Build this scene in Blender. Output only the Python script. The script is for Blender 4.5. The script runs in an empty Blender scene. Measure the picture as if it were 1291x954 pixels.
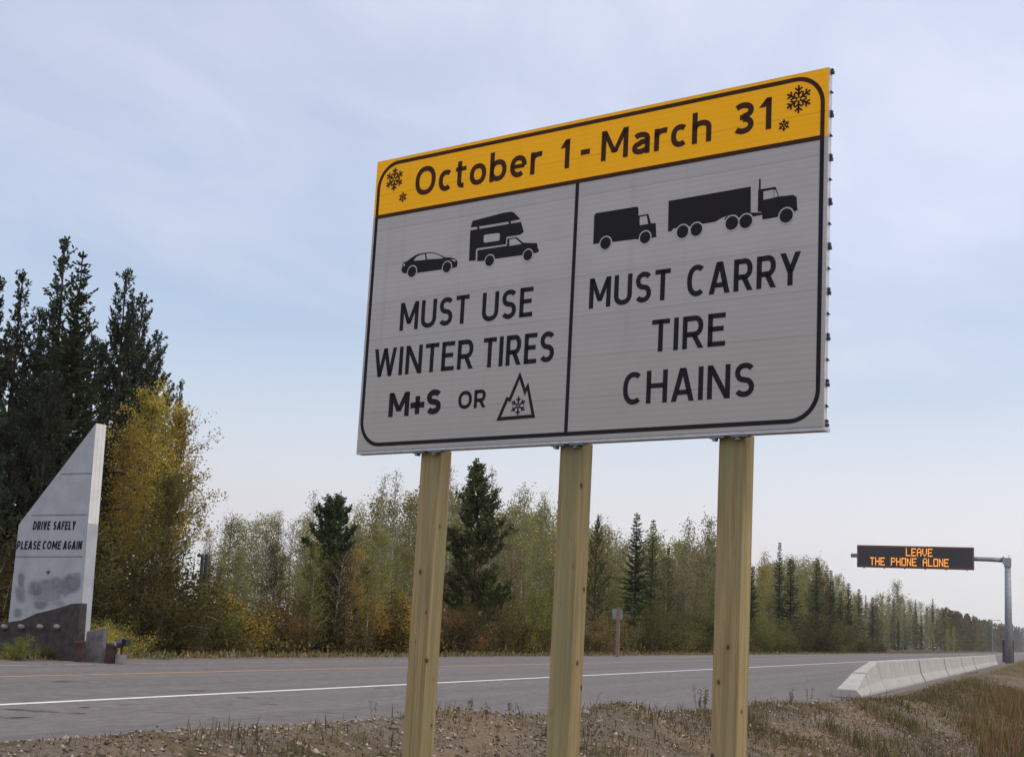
import bpy, bmesh, math, random
import numpy as np
from mathutils import Vector, Matrix, noise as mnoise

SC = bpy.context.scene
COL = SC.collection
R_ = math.radians

# ------------------------------------------------------------------ camera
EYE = 1.1                                   # eye height above the road surface
CAMROWS = ((0.94212741, 0.01545865, 0.33489846),
           (0.33256641, -0.16935116, -0.92774984),
           (0.04237368, 0.98543453, -0.1646914))
cd = bpy.data.cameras.new('camera')
cd.sensor_width = 36.0
cd.lens = 1890.0 / 1291.0 * 36.0
cd.clip_start = 0.1
cd.clip_end = 9000.0
cam = bpy.data.objects.new('camera', cd)
COL.objects.link(cam)
m4 = Matrix(CAMROWS).to_4x4()
m4.translation = (0.0, 0.0, EYE)
cam.matrix_world = m4
SC.camera = cam

# ------------------------------------------------------------------ world, sun, exposure
SUN_EL, SUN_AZ = 42.0, 112.0                 # azimuth clockwise from +Y (the way the road runs)
W = bpy.data.worlds.new('World')
SC.world = W
W.use_nodes = True
nt = W.node_tree
nt.nodes.clear()
N = nt.nodes.new
sky = N('ShaderNodeTexSky')
sky.sky_type = 'NISHITA'
sky.sun_disc = False
sky.sun_elevation = R_(SUN_EL)
sky.sun_rotation = R_(SUN_AZ)
sky.altitude = 700
sky.air_density = 1.0
sky.dust_density = 2.0
sky.ozone_density = 1.0
tc = N('ShaderNodeTexCoord')
sep = N('ShaderNodeSeparateXYZ')
nt.links.new(tc.outputs['Generated'], sep.inputs[0])
# cloud veil: the view direction divided by its height gives a flat cloud layer
zc = N('ShaderNodeMath'); zc.operation = 'ADD'; zc.inputs[1].default_value = 0.16
nt.links.new(sep.outputs['Z'], zc.inputs[0])
zm = N('ShaderNodeMath'); zm.operation = 'MAXIMUM'; zm.inputs[1].default_value = 0.05
nt.links.new(zc.outputs[0], zm.inputs[0])
dv = N('ShaderNodeVectorMath'); dv.operation = 'DIVIDE'
cb = N('ShaderNodeCombineXYZ')
for k in range(3):
    nt.links.new(zm.outputs[0], cb.inputs[k])
nt.links.new(tc.outputs['Generated'], dv.inputs[0]); nt.links.new(cb.outputs[0], dv.inputs[1])
mp = N('ShaderNodeMapping'); mp.inputs['Rotation'].default_value = (0, 0, R_(-35)); mp.inputs['Scale'].default_value = (1.0, 0.55, 1.0)
mp.inputs['Location'].default_value = (0.35, 0.1, 0)
nt.links.new(dv.outputs[0], mp.inputs['Vector'])
n1 = N('ShaderNodeTexNoise'); n1.inputs['Scale'].default_value = 1.1; n1.inputs['Detail'].default_value = 6; n1.inputs['Roughness'].default_value = 0.52; n1.inputs['Distortion'].default_value = 0.35
n2 = N('ShaderNodeTexNoise'); n2.inputs['Scale'].default_value = 4.5; n2.inputs['Detail'].default_value = 5; n2.inputs['Roughness'].default_value = 0.6; n2.inputs['Distortion'].default_value = 0.5
nt.links.new(mp.outputs[0], n1.inputs['Vector']); nt.links.new(mp.outputs[0], n2.inputs['Vector'])
r1 = N('ShaderNodeMapRange'); r1.inputs['From Min'].default_value = 0.38; r1.inputs['From Max'].default_value = 0.66; r1.interpolation_type = 'SMOOTHSTEP'
nt.links.new(n1.outputs['Fac'], r1.inputs['Value'])
r2 = N('ShaderNodeMapRange'); r2.inputs['From Min'].default_value = 0.35; r2.inputs['From Max'].default_value = 0.7; r2.inputs['To Min'].default_value = 0.55
nt.links.new(n2.outputs['Fac'], r2.inputs['Value'])
mu = N('ShaderNodeMath'); mu.operation = 'MULTIPLY'
nt.links.new(r1.outputs[0], mu.inputs[0]); nt.links.new(r2.outputs[0], mu.inputs[1])
# the veil lies thicker towards the sun's side
dt = N('ShaderNodeVectorMath'); dt.operation = 'DOT_PRODUCT'
sund = (math.sin(R_(SUN_AZ)) * math.cos(R_(SUN_EL)), math.cos(R_(SUN_AZ)) * math.cos(R_(SUN_EL)), math.sin(R_(SUN_EL)))
dt.inputs[1].default_value = sund
nt.links.new(tc.outputs['Generated'], dt.inputs[0])
rs = N('ShaderNodeMapRange'); rs.inputs['From Min'].default_value = -0.35; rs.inputs['From Max'].default_value = 0.75; rs.inputs['To Max'].default_value = 0.75
nt.links.new(dt.outputs['Value'], rs.inputs['Value'])
hz = N('ShaderNodeMapRange'); hz.inputs['From Min'].default_value = 0.0; hz.inputs['From Max'].default_value = 0.22; hz.inputs['To Min'].default_value = 0.93; hz.inputs['To Max'].default_value = 0.0; hz.interpolation_type = 'SMOOTHSTEP'
nt.links.new(sep.outputs['Z'], hz.inputs['Value'])
a1 = N('ShaderNodeMath'); a1.operation = 'MULTIPLY_ADD'; a1.inputs[1].default_value = 0.30
nt.links.new(mu.outputs[0], a1.inputs[0]); nt.links.new(rs.outputs[0], a1.inputs[2])
a2 = N('ShaderNodeMath'); a2.operation = 'MAXIMUM'; a2.use_clamp = True
nt.links.new(a1.outputs[0], a2.inputs[0]); nt.links.new(hz.outputs[0], a2.inputs[1])
a3 = N('ShaderNodeMath'); a3.operation = 'ADD'; a3.use_clamp = True; a3.inputs[1].default_value = 0.30
nt.links.new(a2.outputs[0], a3.inputs[0])
zw = N('ShaderNodeMapRange'); zw.inputs['From Min'].default_value = 0.40; zw.inputs['From Max'].default_value = 0.75; zw.inputs['To Max'].default_value = 0.7
nt.links.new(sep.outputs['Z'], zw.inputs['Value'])
a4 = N('ShaderNodeMath'); a4.operation = 'ADD'; a4.use_clamp = True
nt.links.new(a3.outputs[0], a4.inputs[0]); nt.links.new(zw.outputs[0], a4.inputs[1])
mix = N('ShaderNodeMix'); mix.data_type = 'RGBA'
nt.links.new(a4.outputs[0], mix.inputs['Factor'])
nt.links.new(sky.outputs[0], mix.inputs['A'])
hb = N('ShaderNodeMapRange'); hb.inputs['From Min'].default_value = 0.02; hb.inputs['From Max'].default_value = 0.26
nt.links.new(sep.outputs['Z'], hb.inputs['Value'])
hm = N('ShaderNodeMix'); hm.data_type = 'RGBA'
hm.inputs['A'].default_value = (5.4, 5.33, 5.42, 1); hm.inputs['B'].default_value = (6.15, 6.3, 7.35, 1)
nt.links.new(hb.outputs[0], hm.inputs['Factor']); nt.links.new(hm.outputs['Result'], mix.inputs['B'])
gl = N('ShaderNodeMapRange'); gl.inputs['From Min'].default_value = -0.75; gl.inputs['From Max'].default_value = 0.25; gl.inputs['To Min'].default_value = 0.86; gl.inputs['To Max'].default_value = 1.30
nt.links.new(dt.outputs['Value'], gl.inputs['Value'])
gm = N('ShaderNodeMath'); gm.operation = 'MULTIPLY'
bg = N('ShaderNodeBackground'); bg.inputs['Strength'].default_value = 0.15
# a thin overcast is brightest overhead and round the sun
zb = N('ShaderNodeMapRange'); zb.inputs['From Min'].default_value = 0.42; zb.inputs['From Max'].default_value = 1.0; zb.inputs['To Min'].default_value = 1.0; zb.inputs['To Max'].default_value = 1.1
nt.links.new(sep.outputs['Z'], zb.inputs['Value'])
vs_ = N('ShaderNodeVectorMath'); vs_.operation = 'SCALE'
nt.links.new(zb.outputs[0], gm.inputs[0]); nt.links.new(gl.outputs[0], gm.inputs[1])
nt.links.new(mix.outputs['Result'], vs_.inputs[0]); nt.links.new(gm.outputs[0], vs_.inputs['Scale'])
nt.links.new(vs_.outputs[0], bg.inputs['Color'])
wo = N('ShaderNodeOutputWorld')
nt.links.new(bg.outputs[0], wo.inputs['Surface'])

sl = bpy.data.lights.new('sun', 'SUN')
sl.energy = 1.6
sl.angle = R_(16)
sl.color = (1.0, 0.89, 0.74)
so = bpy.data.objects.new('sun', sl)
so.rotation_euler = Vector(sund).to_track_quat('Z', 'Y').to_euler()
so.location = (30, 20, 40)
COL.objects.link(so)

SC.view_settings.view_transform = 'Standard'
SC.view_settings.look = 'None'
SC.view_settings.exposure = -0.15
SC.view_settings.gamma = 1.0
SC.view_settings.use_curve_mapping = False
SC.render.engine = 'CYCLES'
SC.cycles.max_bounces = 6
SC.cycles.diffuse_bounces = 3
SC.cycles.glossy_bounces = 2
SC.cycles.transmission_bounces = 3
SC.cycles.transparent_max_bounces = 6
SC.cycles.volume_bounces = 0
SC.cycles.use_denoising = True
SC.cycles.denoiser = 'OPENIMAGEDENOISE'
SC.cycles.denoising_input_passes = 'RGB_ALBEDO_NORMAL'
SC.cycles.denoising_prefilter = 'ACCURATE'

# ------------------------------------------------------------------ sight lines (to survey the place)
CX, CY, FPX = 645.5, 477.0, 1890.0
_R = np.array(CAMROWS)
_O = np.array([0.0, 0.0, EYE])


def ray(px, py):
    d = _R @ np.array([px - CX, -(py - CY), -FPX])
    return d / np.linalg.norm(d)


def ground(px, py, z=0.0):
    d = ray(px, py)
    return _O + d * ((z - EYE) / d[2])


def at_x(px, py, x):
    d = ray(px, py)
    return _O + d * (x / d[0])


def on_plane(px, py, p, n):
    d = ray(px, py)
    return _O + d * (((p - _O) @ n) / (d @ n))


# ------------------------------------------------------------------ object helpers
def tag(o, label=None, cat=None, group=None, kind=None):
    if label: o['label'] = label
    if cat: o['category'] = cat
    if group: o['group'] = group
    if kind: o['kind'] = kind
    return o


def link(o, parent=None):
    COL.objects.link(o)
    if parent is not None:
        o.parent = parent
    return o


def empty(name, loc=(0, 0, 0), rz=0.0):
    o = bpy.data.objects.new(name, None)
    o.empty_display_size = 0.3
    o.location = loc
    o.rotation_euler = (0, 0, rz)
    return link(o)


def mesh_np(name, V, F, mats=None, idx=None, smooth=False):
    """V Nx3, F list of arrays (each M x k faces)."""
    me = bpy.data.meshes.new(name)
    V = np.asarray(V, dtype=np.float32)
    loops = np.concatenate([f.ravel() for f in F]).astype(np.int32)
    sizes = np.concatenate([np.full(len(f), f.shape[1]) for f in F]).astype(np.int32)
    starts = np.concatenate([[0], np.cumsum(sizes)[:-1]]).astype(np.int32)
    me.vertices.add(len(V)); me.vertices.foreach_set('co', V.ravel())
    me.loops.add(len(loops)); me.loops.foreach_set('vertex_index', loops)
    me.polygons.add(len(sizes)); me.polygons.foreach_set('loop_start', starts)
    if smooth:
        me.polygons.foreach_set('use_smooth', np.ones(len(sizes), dtype=bool))
    for m in (mats or []):
        me.materials.append(m)
    if idx is not None:
        me.polygons.foreach_set('material_index', np.asarray(idx, dtype=np.int32))
    me.update(calc_edges=True)
    me.validate()
    return me


class MB:
    """collects shapes into one mesh"""
    def __init__(self):
        self.v, self.f, self.mi = [], [], []

    def face(self, pts, mi=0):
        b = len(self.v)
        self.v += [tuple(p) for p in pts]
        self.f.append(list(range(b, b + len(pts)))); self.mi.append(mi)

    def hexa(self, p, mi=0):
        """8 corners: bottom ring 0-3, top ring 4-7"""
        b = len(self.v)
        self.v += [tuple(q) for q in p]
        for f in ((3, 2, 1, 0), (4, 5, 6, 7), (0, 1, 5, 4), (1, 2, 6, 5), (2, 3, 7, 6), (3, 0, 4, 7)):
            self.f.append([b + k for k in f]); self.mi.append(mi)

    def box(self, x0, x1, y0, y1, z0, z1, mi=0):
        self.hexa([(x0, y0, z0), (x1, y0, z0), (x1, y1, z0), (x0, y1, z0), (x0, y0, z1), (x1, y0, z1), (x1, y1, z1), (x0, y1, z1)], mi)

    def prism(self, poly, axis_pt, d0, d1, mi=0):
        """poly: 2D points; axis_pt(u, v, d) -> 3D; extruded from d0 (visible side) to d1"""
        n = len(poly)
        b = len(self.v)
        for d in (d0, d1):
            self.v += [tuple(axis_pt(u, v, d)) for u, v in poly]
        self.f.append([b + k for k in range(n)]); self.mi.append(mi)
        self.f.append([b + n + k for k in reversed(range(n))]); self.mi.append(mi)
        for k in range(n):
            j = (k + 1) % n
            self.f.append([b + k, b + n + k, b + n + j, b + j]); self.mi.append(mi)

    def tube(self, pts, radii, n=6, mi=0, caps=True):
        pts = [Vector(p) for p in pts]
        b = len(self.v)
        for i, p in enumerate(pts):
            t = (pts[min(i + 1, len(pts) - 1)] - pts[max(i - 1, 0)]).normalized()
            a = Vector((1, 0, 0)) if abs(t.x) < 0.8 else Vector((0, 1, 0))
            u = t.cross(a).normalized(); w = t.cross(u)
            r = radii[i] if hasattr(radii, '__len__') else radii
            for k in range(n):
                an = 2 * math.pi * k / n
                self.v.append(tuple(p + (u * math.cos(an) + w * math.sin(an)) * r))
        for i in range(len(pts) - 1):
            for k in range(n):
                j = (k + 1) % n
                self.f.append([b + i * n + k, b + i * n + j, b + (i + 1) * n + j, b + (i + 1) * n + k]); self.mi.append(mi)
        if caps:
            self.f.append([b + k for k in reversed(range(n))]); self.mi.append(mi)
            self.f.append([b + (len(pts) - 1) * n + k for k in range(n)]); self.mi.append(mi)

    def mesh(self, name, mats, smooth=False):
        me = bpy.data.meshes.new(name)
        me.from_pydata(self.v, [], self.f)
        for m in (mats if isinstance(mats, (list, tuple)) else [mats]):
            me.materials.append(m)
        me.polygons.foreach_set('material_index', self.mi)
        if smooth:
            me.polygons.foreach_set('use_smooth', [True] * len(self.f))
        me.update()
        return me

    def build(self, name, mats, parent=None, smooth=False, bevel=0.0):
        me = self.mesh(name, mats, smooth)
        bm = bmesh.new(); bm.from_mesh(me)
        bmesh.ops.recalc_face_normals(bm, faces=bm.faces)
        if bevel:
            bmesh.ops.remove_doubles(bm, verts=bm.verts, dist=1e-5)
            es = [e for e in bm.edges if len(e.link_faces) == 2 and e.calc_face_angle(0) > 0.5]
            bmesh.ops.bevel(bm, geom=es, offset=bevel, segments=2, profile=0.5, affect='EDGES', clamp_overlap=True)
        bm.to_mesh(me); bm.free()
        return link(bpy.data.objects.new(name, me), parent)


# ------------------------------------------------------------------ materials
class NT:
    def __init__(self, name):
        self.m = bpy.data.materials.new(name); self.m.use_nodes = True
        self.t = self.m.node_tree; self.t.nodes.clear()
        self.out = self.n('ShaderNodeOutputMaterial')

    def n(self, kind, **kw):
        x = self.t.nodes.new(kind)
        for k, v in kw.items():
            if k.startswith('i_'):
                x.inputs[k[2:].replace('_', ' ')].default_value = v
            else:
                setattr(x, k, v)
        return x

    def l(self, a, b):
        self.t.links.new(a, b)

    def coords(self, kind='Object', scale=(1, 1, 1)):
        c = self.n('ShaderNodeTexCoord'); mp = self.n('ShaderNodeMapping'); mp.inputs['Scale'].default_value = scale
        self.l(c.outputs[kind], mp.inputs['Vector'])
        return mp.outputs[0]

    def noise(self, vec, scale, detail=4, rough=0.55, dist=0.0):
        x = self.n('ShaderNodeTexNoise'); x.inputs['Scale'].default_value = scale; x.inputs['Detail'].default_value = detail
        x.inputs['Roughness'].default_value = rough; x.inputs['Distortion'].default_value = dist
        self.l(vec, x.inputs['Vector'])
        return x.outputs['Fac']

    def rng(self, val, a, b, c=0.0, d=1.0, smooth=True):
        x = self.n('ShaderNodeMapRange'); x.interpolation_type = 'SMOOTHSTEP' if smooth else 'LINEAR'
        for k, v in zip(('From Min', 'From Max', 'To Min', 'To Max'), (a, b, c, d)):
            x.inputs[k].default_value = v
        self.l(val, x.inputs['Value'])
        return x.outputs[0]

    def mixc(self, fac, a, b, mode='MIX'):
        x = self.n('ShaderNodeMix'); x.data_type = 'RGBA'; x.blend_type = mode
        for s, v in (('Factor', fac), ('A', a), ('B', b)):
            if isinstance(v, (int, float)):
                x.inputs[s].default_value = v
            elif isinstance(v, tuple):
                x.inputs[s].default_value = (*v, 1)[:4]
            else:
                self.l(v, x.inputs[s])
        return x.outputs['Result']

    def math(self, op, a, b=0.0):
        x = self.n('ShaderNodeMath'); x.operation = op
        for k, v in enumerate((a, b)):
            if isinstance(v, (int, float)): x.inputs[k].default_value = v
            else: self.l(v, x.inputs[k])
        return x.outputs[0]

    def bsdf(self, color, rough=0.8, bump=None, bump_d=0.01, spec=0.3, metal=0.0):
        b = self.n('ShaderNodeBsdfPrincipled')
        if isinstance(color, tuple): b.inputs['Base Color'].default_value = (*color, 1)[:4]
        else: self.l(color, b.inputs['Base Color'])
        if isinstance(rough, (int, float)): b.inputs['Roughness'].default_value = rough
        else: self.l(rough, b.inputs['Roughness'])
        b.inputs['Specular IOR Level'].default_value = spec
        b.inputs['Metallic'].default_value = metal
        if bump is not None:
            k = self.n('ShaderNodeBump'); k.inputs['Strength'].default_value = 1.0; k.inputs['Distance'].default_value = bump_d
            self.l(bump, k.inputs['Height']); self.l(k.outputs[0], b.inputs['Normal'])
        self.l(b.outputs[0], self.out.inputs['Surface'])
        return self.m


def mat_asphalt():
    t = NT('asphalt'); c = t.coords()
    fine = t.noise(c, 30, 4, 0.75)
    mid = t.noise(c, 1.3, 6, 0.7)
    grit = t.noise(t.coords(scale=(7, 2.2, 1)), 1.0, 5, 0.8)
    streak = t.noise(t.coords(scale=(1.1, 0.03, 1)), 1.0, 4, 0.5)
    col = t.mixc(t.rng(fine, 0.3, 0.7), (0.122, 0.106, 0.094), (0.196, 0.172, 0.154))
    col = t.mixc(t.rng(mid, 0.35, 0.7), col, (0.146, 0.128, 0.115))
    col = t.mixc(t.math('MULTIPLY', t.rng(streak, 0.38, 0.66), 0.7), col, (0.112, 0.098, 0.089))
    col = t.mixc(t.math('MULTIPLY', t.rng(grit, 0.40, 0.62), 0.42), col, (0.075, 0.066, 0.061))
    col = t.mixc(t.math('MULTIPLY', t.rng(grit, 0.52, 0.34), 0.35), col, (0.21, 0.19, 0.175))
    # dried skid and drip streaks along the lanes
    sk = t.noise(t.coords(scale=(2.6, 0.16, 1)), 1.0, 3, 0.6)
    patch = t.noise(c, 0.11, 2)
    k = t.math('MULTIPLY', t.rng(sk, 0.63, 0.70), t.rng(patch, 0.5, 0.6))
    col = t.mixc(t.math('MULTIPLY', k, 0.45), col, (0.06, 0.055, 0.053))
    crack = t.n('ShaderNodeTexVoronoi', feature='DISTANCE_TO_EDGE'); crack.inputs['Scale'].default_value = 0.22
    wv = t.n('ShaderNodeVectorMath', operation='ADD'); t.l(c, wv.inputs[0])
    nn = t.n('ShaderNodeTexNoise'); nn.inputs['Scale'].default_value = 0.8; nn.inputs['Detail'].default_value = 5; t.l(c, nn.inputs['Vector']); t.l(nn.outputs['Color'], wv.inputs[1])
    t.l(wv.outputs[0], crack.inputs['Vector'])
    col = t.mixc(t.math('MULTIPLY', t.rng(crack.outputs['Distance'], 0.0, 0.006, 1, 0), 0.5), col, (0.05, 0.045, 0.043))
    return t.bsdf(col, 0.88, fine, 0.004, spec=0.25)


def mat_paint(name, col, wear):
    t = NT(name); c = t.coords()
    w = t.noise(c, 5, 6, 0.7)
    return t.bsdf(t.mixc(t.rng(w, wear, wear + 0.18), col, (0.16, 0.15, 0.145)), 0.7)


def mat_ground():
    t = NT('gravel_and_earth'); c = t.coords()
    big = t.noise(c, 0.45, 4, 0.55)
    v = t.n('ShaderNodeTexVoronoi'); v.inputs['Scale'].default_value = 26; t.l(c, v.inputs['Vector'])
    fine = t.noise(c, 90, 3, 0.7)
    grav = t.mixc(v.outputs['Color'], (0.095, 0.075, 0.056), (0.25, 0.205, 0.160))
    grav2 = t.mixc(t.rng(fine, 0.3, 0.7), grav, (0.135, 0.106, 0.080))
    earth = t.mixc(t.noise(c, 12, 5, 0.7), (0.110, 0.078, 0.048), (0.27, 0.195, 0.125))
    moss = t.mixc(t.noise(c, 9, 4, 0.7), (0.05, 0.045, 0.02), (0.12, 0.095, 0.045))
    col = t.mixc(t.rng(big, 0.45, 0.58), grav2, earth)
    col = t.mixc(t.rng(t.noise(c, 0.8, 4), 0.54, 0.66), col, moss)
    # far from the roadside it is forest floor
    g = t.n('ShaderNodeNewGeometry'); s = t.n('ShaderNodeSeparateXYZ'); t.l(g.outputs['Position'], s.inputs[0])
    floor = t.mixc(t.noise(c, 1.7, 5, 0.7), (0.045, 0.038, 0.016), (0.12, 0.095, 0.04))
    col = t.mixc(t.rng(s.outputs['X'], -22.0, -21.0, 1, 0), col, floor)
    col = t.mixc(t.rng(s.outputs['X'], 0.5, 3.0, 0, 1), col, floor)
    dry = t.mixc(t.noise(c, 2.3, 5, 0.7), (0.075, 0.062, 0.026), (0.165, 0.130, 0.06))
    col = t.mixc(t.math('MULTIPLY', t.rng(s.outputs['Y'], 55, 90), t.rng(s.outputs['X'], -3.1, -2.4)), col, dry)
    return t.bsdf(col, 0.95, t.math('ADD', v.outputs['Distance'], t.math('MULTIPLY', fine, 0.4)), 0.03, spec=0.1)


def mat_wood():
    t = NT('treated_timber')
    oi = t.n('ShaderNodeObjectInfo')
    c0 = t.n('ShaderNodeTexCoord')
    add = t.n('ShaderNodeVectorMath', operation='ADD'); t.l(c0.outputs['Object'], add.inputs[0])
    k = t.n('ShaderNodeCombineXYZ'); t.l(t.math('MULTIPLY', oi.outputs['Random'], 7.0), k.inputs[2]); t.l(k.outputs[0], add.inputs[1])
    vec = add.outputs[0]

    def sc(s):
        m = t.n('ShaderNodeMapping'); m.inputs['Scale'].default_value = s; t.l(vec, m.inputs['Vector']); return m.outputs[0]
    grain = t.noise(sc((26, 26, 0.9)), 1.0, 5, 0.62, 0.6)
    fine = t.noise(sc((150, 150, 5)), 1.0, 3, 0.7)
    blot = t.noise(sc((3, 3, 0.8)), 1.0, 4, 0.6)
    green = t.noise(sc((9, 9, 0.45)), 1.0, 3, 0.5)
    col = t.mixc(t.rng(grain, 0.3, 0.72), (0.345, 0.265, 0.130), (0.195, 0.145, 0.068))
    col = t.mixc(t.math('MULTIPLY', t.rng(fine, 0.35, 0.75), 0.35), col, (0.20, 0.142, 0.06))
    col = t.mixc(t.math('MULTIPLY', t.rng(blot, 0.45, 0.75), 0.45), col, (0.275, 0.225, 0.125))
    col = t.mixc(t.math('MULTIPLY', t.rng(green, 0.46, 0.66), 0.65), col, (0.185, 0.185, 0.092))
    kn = t.n('ShaderNodeTexVoronoi'); kn.inputs['Scale'].default_value = 1.0; t.l(sc((7.0, 7.0, 5.2)), kn.inputs['Vector'])
    wob = t.math('ADD', kn.outputs['Distance'], t.math('MULTIPLY', fine, 0.05))
    col = t.mixc(t.math('MULTIPLY', t.rng(wob, 0.10, 0.26, 1, 0), 0.35), col, (0.17, 0.10, 0.045))
    col = t.mixc(t.math('MULTIPLY', t.rng(wob, 0.10, 0.145, 1, 0), 0.9), col, (0.055, 0.03, 0.015))
    # a few drying checks
    chk = t.noise(sc((42, 42, 0.32)), 1.0, 2, 0.4)
    col = t.mixc(t.math('MULTIPLY', t.rng(chk, 0.70, 0.74), 0.75), col, (0.07, 0.045, 0.022))
    return t.bsdf(col, 0.8, t.math('SUBTRACT', grain, t.rng(chk, 0.70, 0.74)), 0.003, spec=0.2)


def mat_sheeting(name, base, dirt, plank=0.3):
    """reflective sheeting on 0.3 m planks: a little tone from plank to plank, seams, fine ribs, dust"""
    t = NT(name)
    c0 = t.n('ShaderNodeTexCoord'); s = t.n('ShaderNodeSeparateXYZ'); t.l(c0.outputs['Object'], s.inputs[0])
    row = t.math('DIVIDE', s.outputs['Z'], plank)
    fl = t.math('FLOOR', row); fr = t.math('FRACT', row)
    wn = t.n('ShaderNodeTexWhiteNoise', noise_dimensions='1D'); t.l(t.math('ADD', fl, 3.7), wn.inputs['W'])
    low = t.rng(s.outputs['Z'], 0.592, 0.606, 1, 0)
    col = t.mixc(t.math('MULTIPLY', wn.outputs['Value'], 0.8), base, tuple(x * 0.86 for x in base))
    col = t.mixc(t.math('MULTIPLY', low, 0.5), col, dirt)
    blot = t.noise(t.coords(scale=(1.3, 1, 2.2)), 1.0, 5, 0.6)
    col = t.mixc(t.math('MULTIPLY', t.rng(blot, 0.42, 0.72), 0.4), col, dirt)
    run = t.noise(t.coords(scale=(9, 1, 0.25)), 1.0, 4, 0.6)
    col = t.mixc(t.math('MULTIPLY', t.rng(run, 0.55, 0.75), 0.22), col, tuple(x * 0.8 for x in dirt))
    rib = t.n('ShaderNodeMath', operation='SINE'); t.l(t.math('MULTIPLY', s.outputs['Z'], 150.0), rib.inputs[0])
    ribm = t.math('MULTIPLY', t.rng(rib.outputs[0], -1, 1), 0.09)
    col = t.mixc(ribm, col, tuple(x * 0.6 for x in dirt))
    seam = t.math('MINIMUM', fr, t.math('SUBTRACT', 1.0, fr))
    col = t.mixc(t.math('MULTIPLY', t.rng(seam, 0.002, 0.012, 1, 0), 0.5), col, tuple(x * 0.4 for x in base))
    return t.bsdf(col, 0.6, spec=0.12)


def mat_simple(name, col, rough=0.6, metal=0.0, var=0.12, scale=6.0, spec=0.35, bump=0.0):
    t = NT(name); c = t.coords()
    n = t.noise(c, scale, 5, 0.62)
    dark = tuple(x * (1 - 2.2 * var) for x in col)
    return t.bsdf(t.mixc(t.rng(n, 0.32, 0.72), col, dark), rough, n if bump else None, bump or 0.01, spec, metal)


def mat_concrete():
    t = NT('barrier_concrete'); c = t.coords()
    oi = t.n('ShaderNodeObjectInfo')
    a = t.noise(c, 3.5, 6, 0.65)
    col = t.mixc(t.rng(a, 0.3, 0.7), (0.42, 0.40, 0.36), (0.32, 0.30, 0.27))
    col = t.mixc(t.math('MULTIPLY', oi.outputs['Random'], 0.4), col, (0.36, 0.34, 0.31))
    run = t.noise(t.coords(scale=(5, 5, 0.5)), 1.0, 4, 0.6)
    col = t.mixc(t.math('MULTIPLY', t.rng(run, 0.52, 0.72), 0.5), col, (0.20, 0.185, 0.165))
    v = t.n('ShaderNodeTexVoronoi'); v.inputs['Scale'].default_value = 2.4; t.l(t.coords(scale=(1, 1, 1.6)), v.inputs['Vector'])
    col = t.mixc(t.math('MULTIPLY', t.rng(v.outputs['Distance'], 0.07, 0.13, 1, 0), 0.85), col, (0.12, 0.11, 0.10))
    sy = t.n('ShaderNodeSeparateXYZ'); cy = t.n('ShaderNodeTexCoord'); t.l(cy.outputs['Object'], sy.inputs[0])
    en = t.math('MINIMUM', sy.outputs['Y'], t.math('SUBTRACT', 3.93, sy.outputs['Y']))
    col = t.mixc(t.math('MULTIPLY', t.rng(t.math('ADD', en, t.math('MULTIPLY', t.math('SUBTRACT', a, 0.5), 0.25)), 0.0, 0.14, 1, 0), 0.42), col, (0.17, 0.158, 0.142))
    col = t.mixc(t.math('MULTIPLY', t.rng(sy.outputs['Z'], 0.0, 0.16, 1, 0), 0.35), col, (0.25, 0.22, 0.19))
    col = t.mixc(t.math('MULTIPLY', t.rng(t.noise(c, 22, 4, 0.7), 0.56, 0.70), 0.5), col, (0.24, 0.225, 0.205))
    return t.bsdf(col, 0.9, a, 0.008, spec=0.2)


def mat_leaf(name, a, b, c3=None, trans=0.42, tint=0.30):
    """leaves: each leaf its own tone, each tree its own shift"""
    t = NT(name)
    g = t.n('ShaderNodeNewGeometry'); oi = t.n('ShaderNodeObjectInfo')
    c = t.coords()
    cl = t.noise(c, 1.1, 3, 0.6)
    col = t.mixc(g.outputs['Random Per Island'], a, b)
    if c3:
        f = t.math('MULTIPLY', t.rng(cl, 0.46, 0.66), 0.85)
        col = t.mixc(f, col, c3)
    h = t.n('ShaderNodeHueSaturation')
    t.l(t.rng(oi.outputs['Random'], 0, 1, 0.5 - 0.022, 0.5 + 0.022, False), h.inputs['Hue'])
    t.l(t.math('ADD', 1.0 - tint, t.math('MULTIPLY', oi.outputs['Random'], 2 * tint)), h.inputs['Value'])
    t.l(col, h.inputs['Color'])
    d = t.n('ShaderNodeBsdfDiffuse'); t.l(h.outputs[0], d.inputs['Color'])
    tr = t.n('ShaderNodeBsdfTranslucent'); t.l(h.outputs[0], tr.inputs['Color'])
    m = t.n('ShaderNodeMixShader'); m.inputs[0].default_value = trans
    t.l(d.outputs[0], m.inputs[1]); t.l(tr.outputs[0], m.inputs[2])
    t.l(m.outputs[0], t.out.inputs['Surface'])
    return t.m


def mat_bark(name, a, b, scale=(9, 9, 3)):
    t = NT(name); n = t.noise(t.coords(scale=scale), 1.0, 5, 0.7)
    return t.bsdf(t.mixc(t.rng(n, 0.42, 0.62), a, b), 0.9, spec=0.1)


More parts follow.
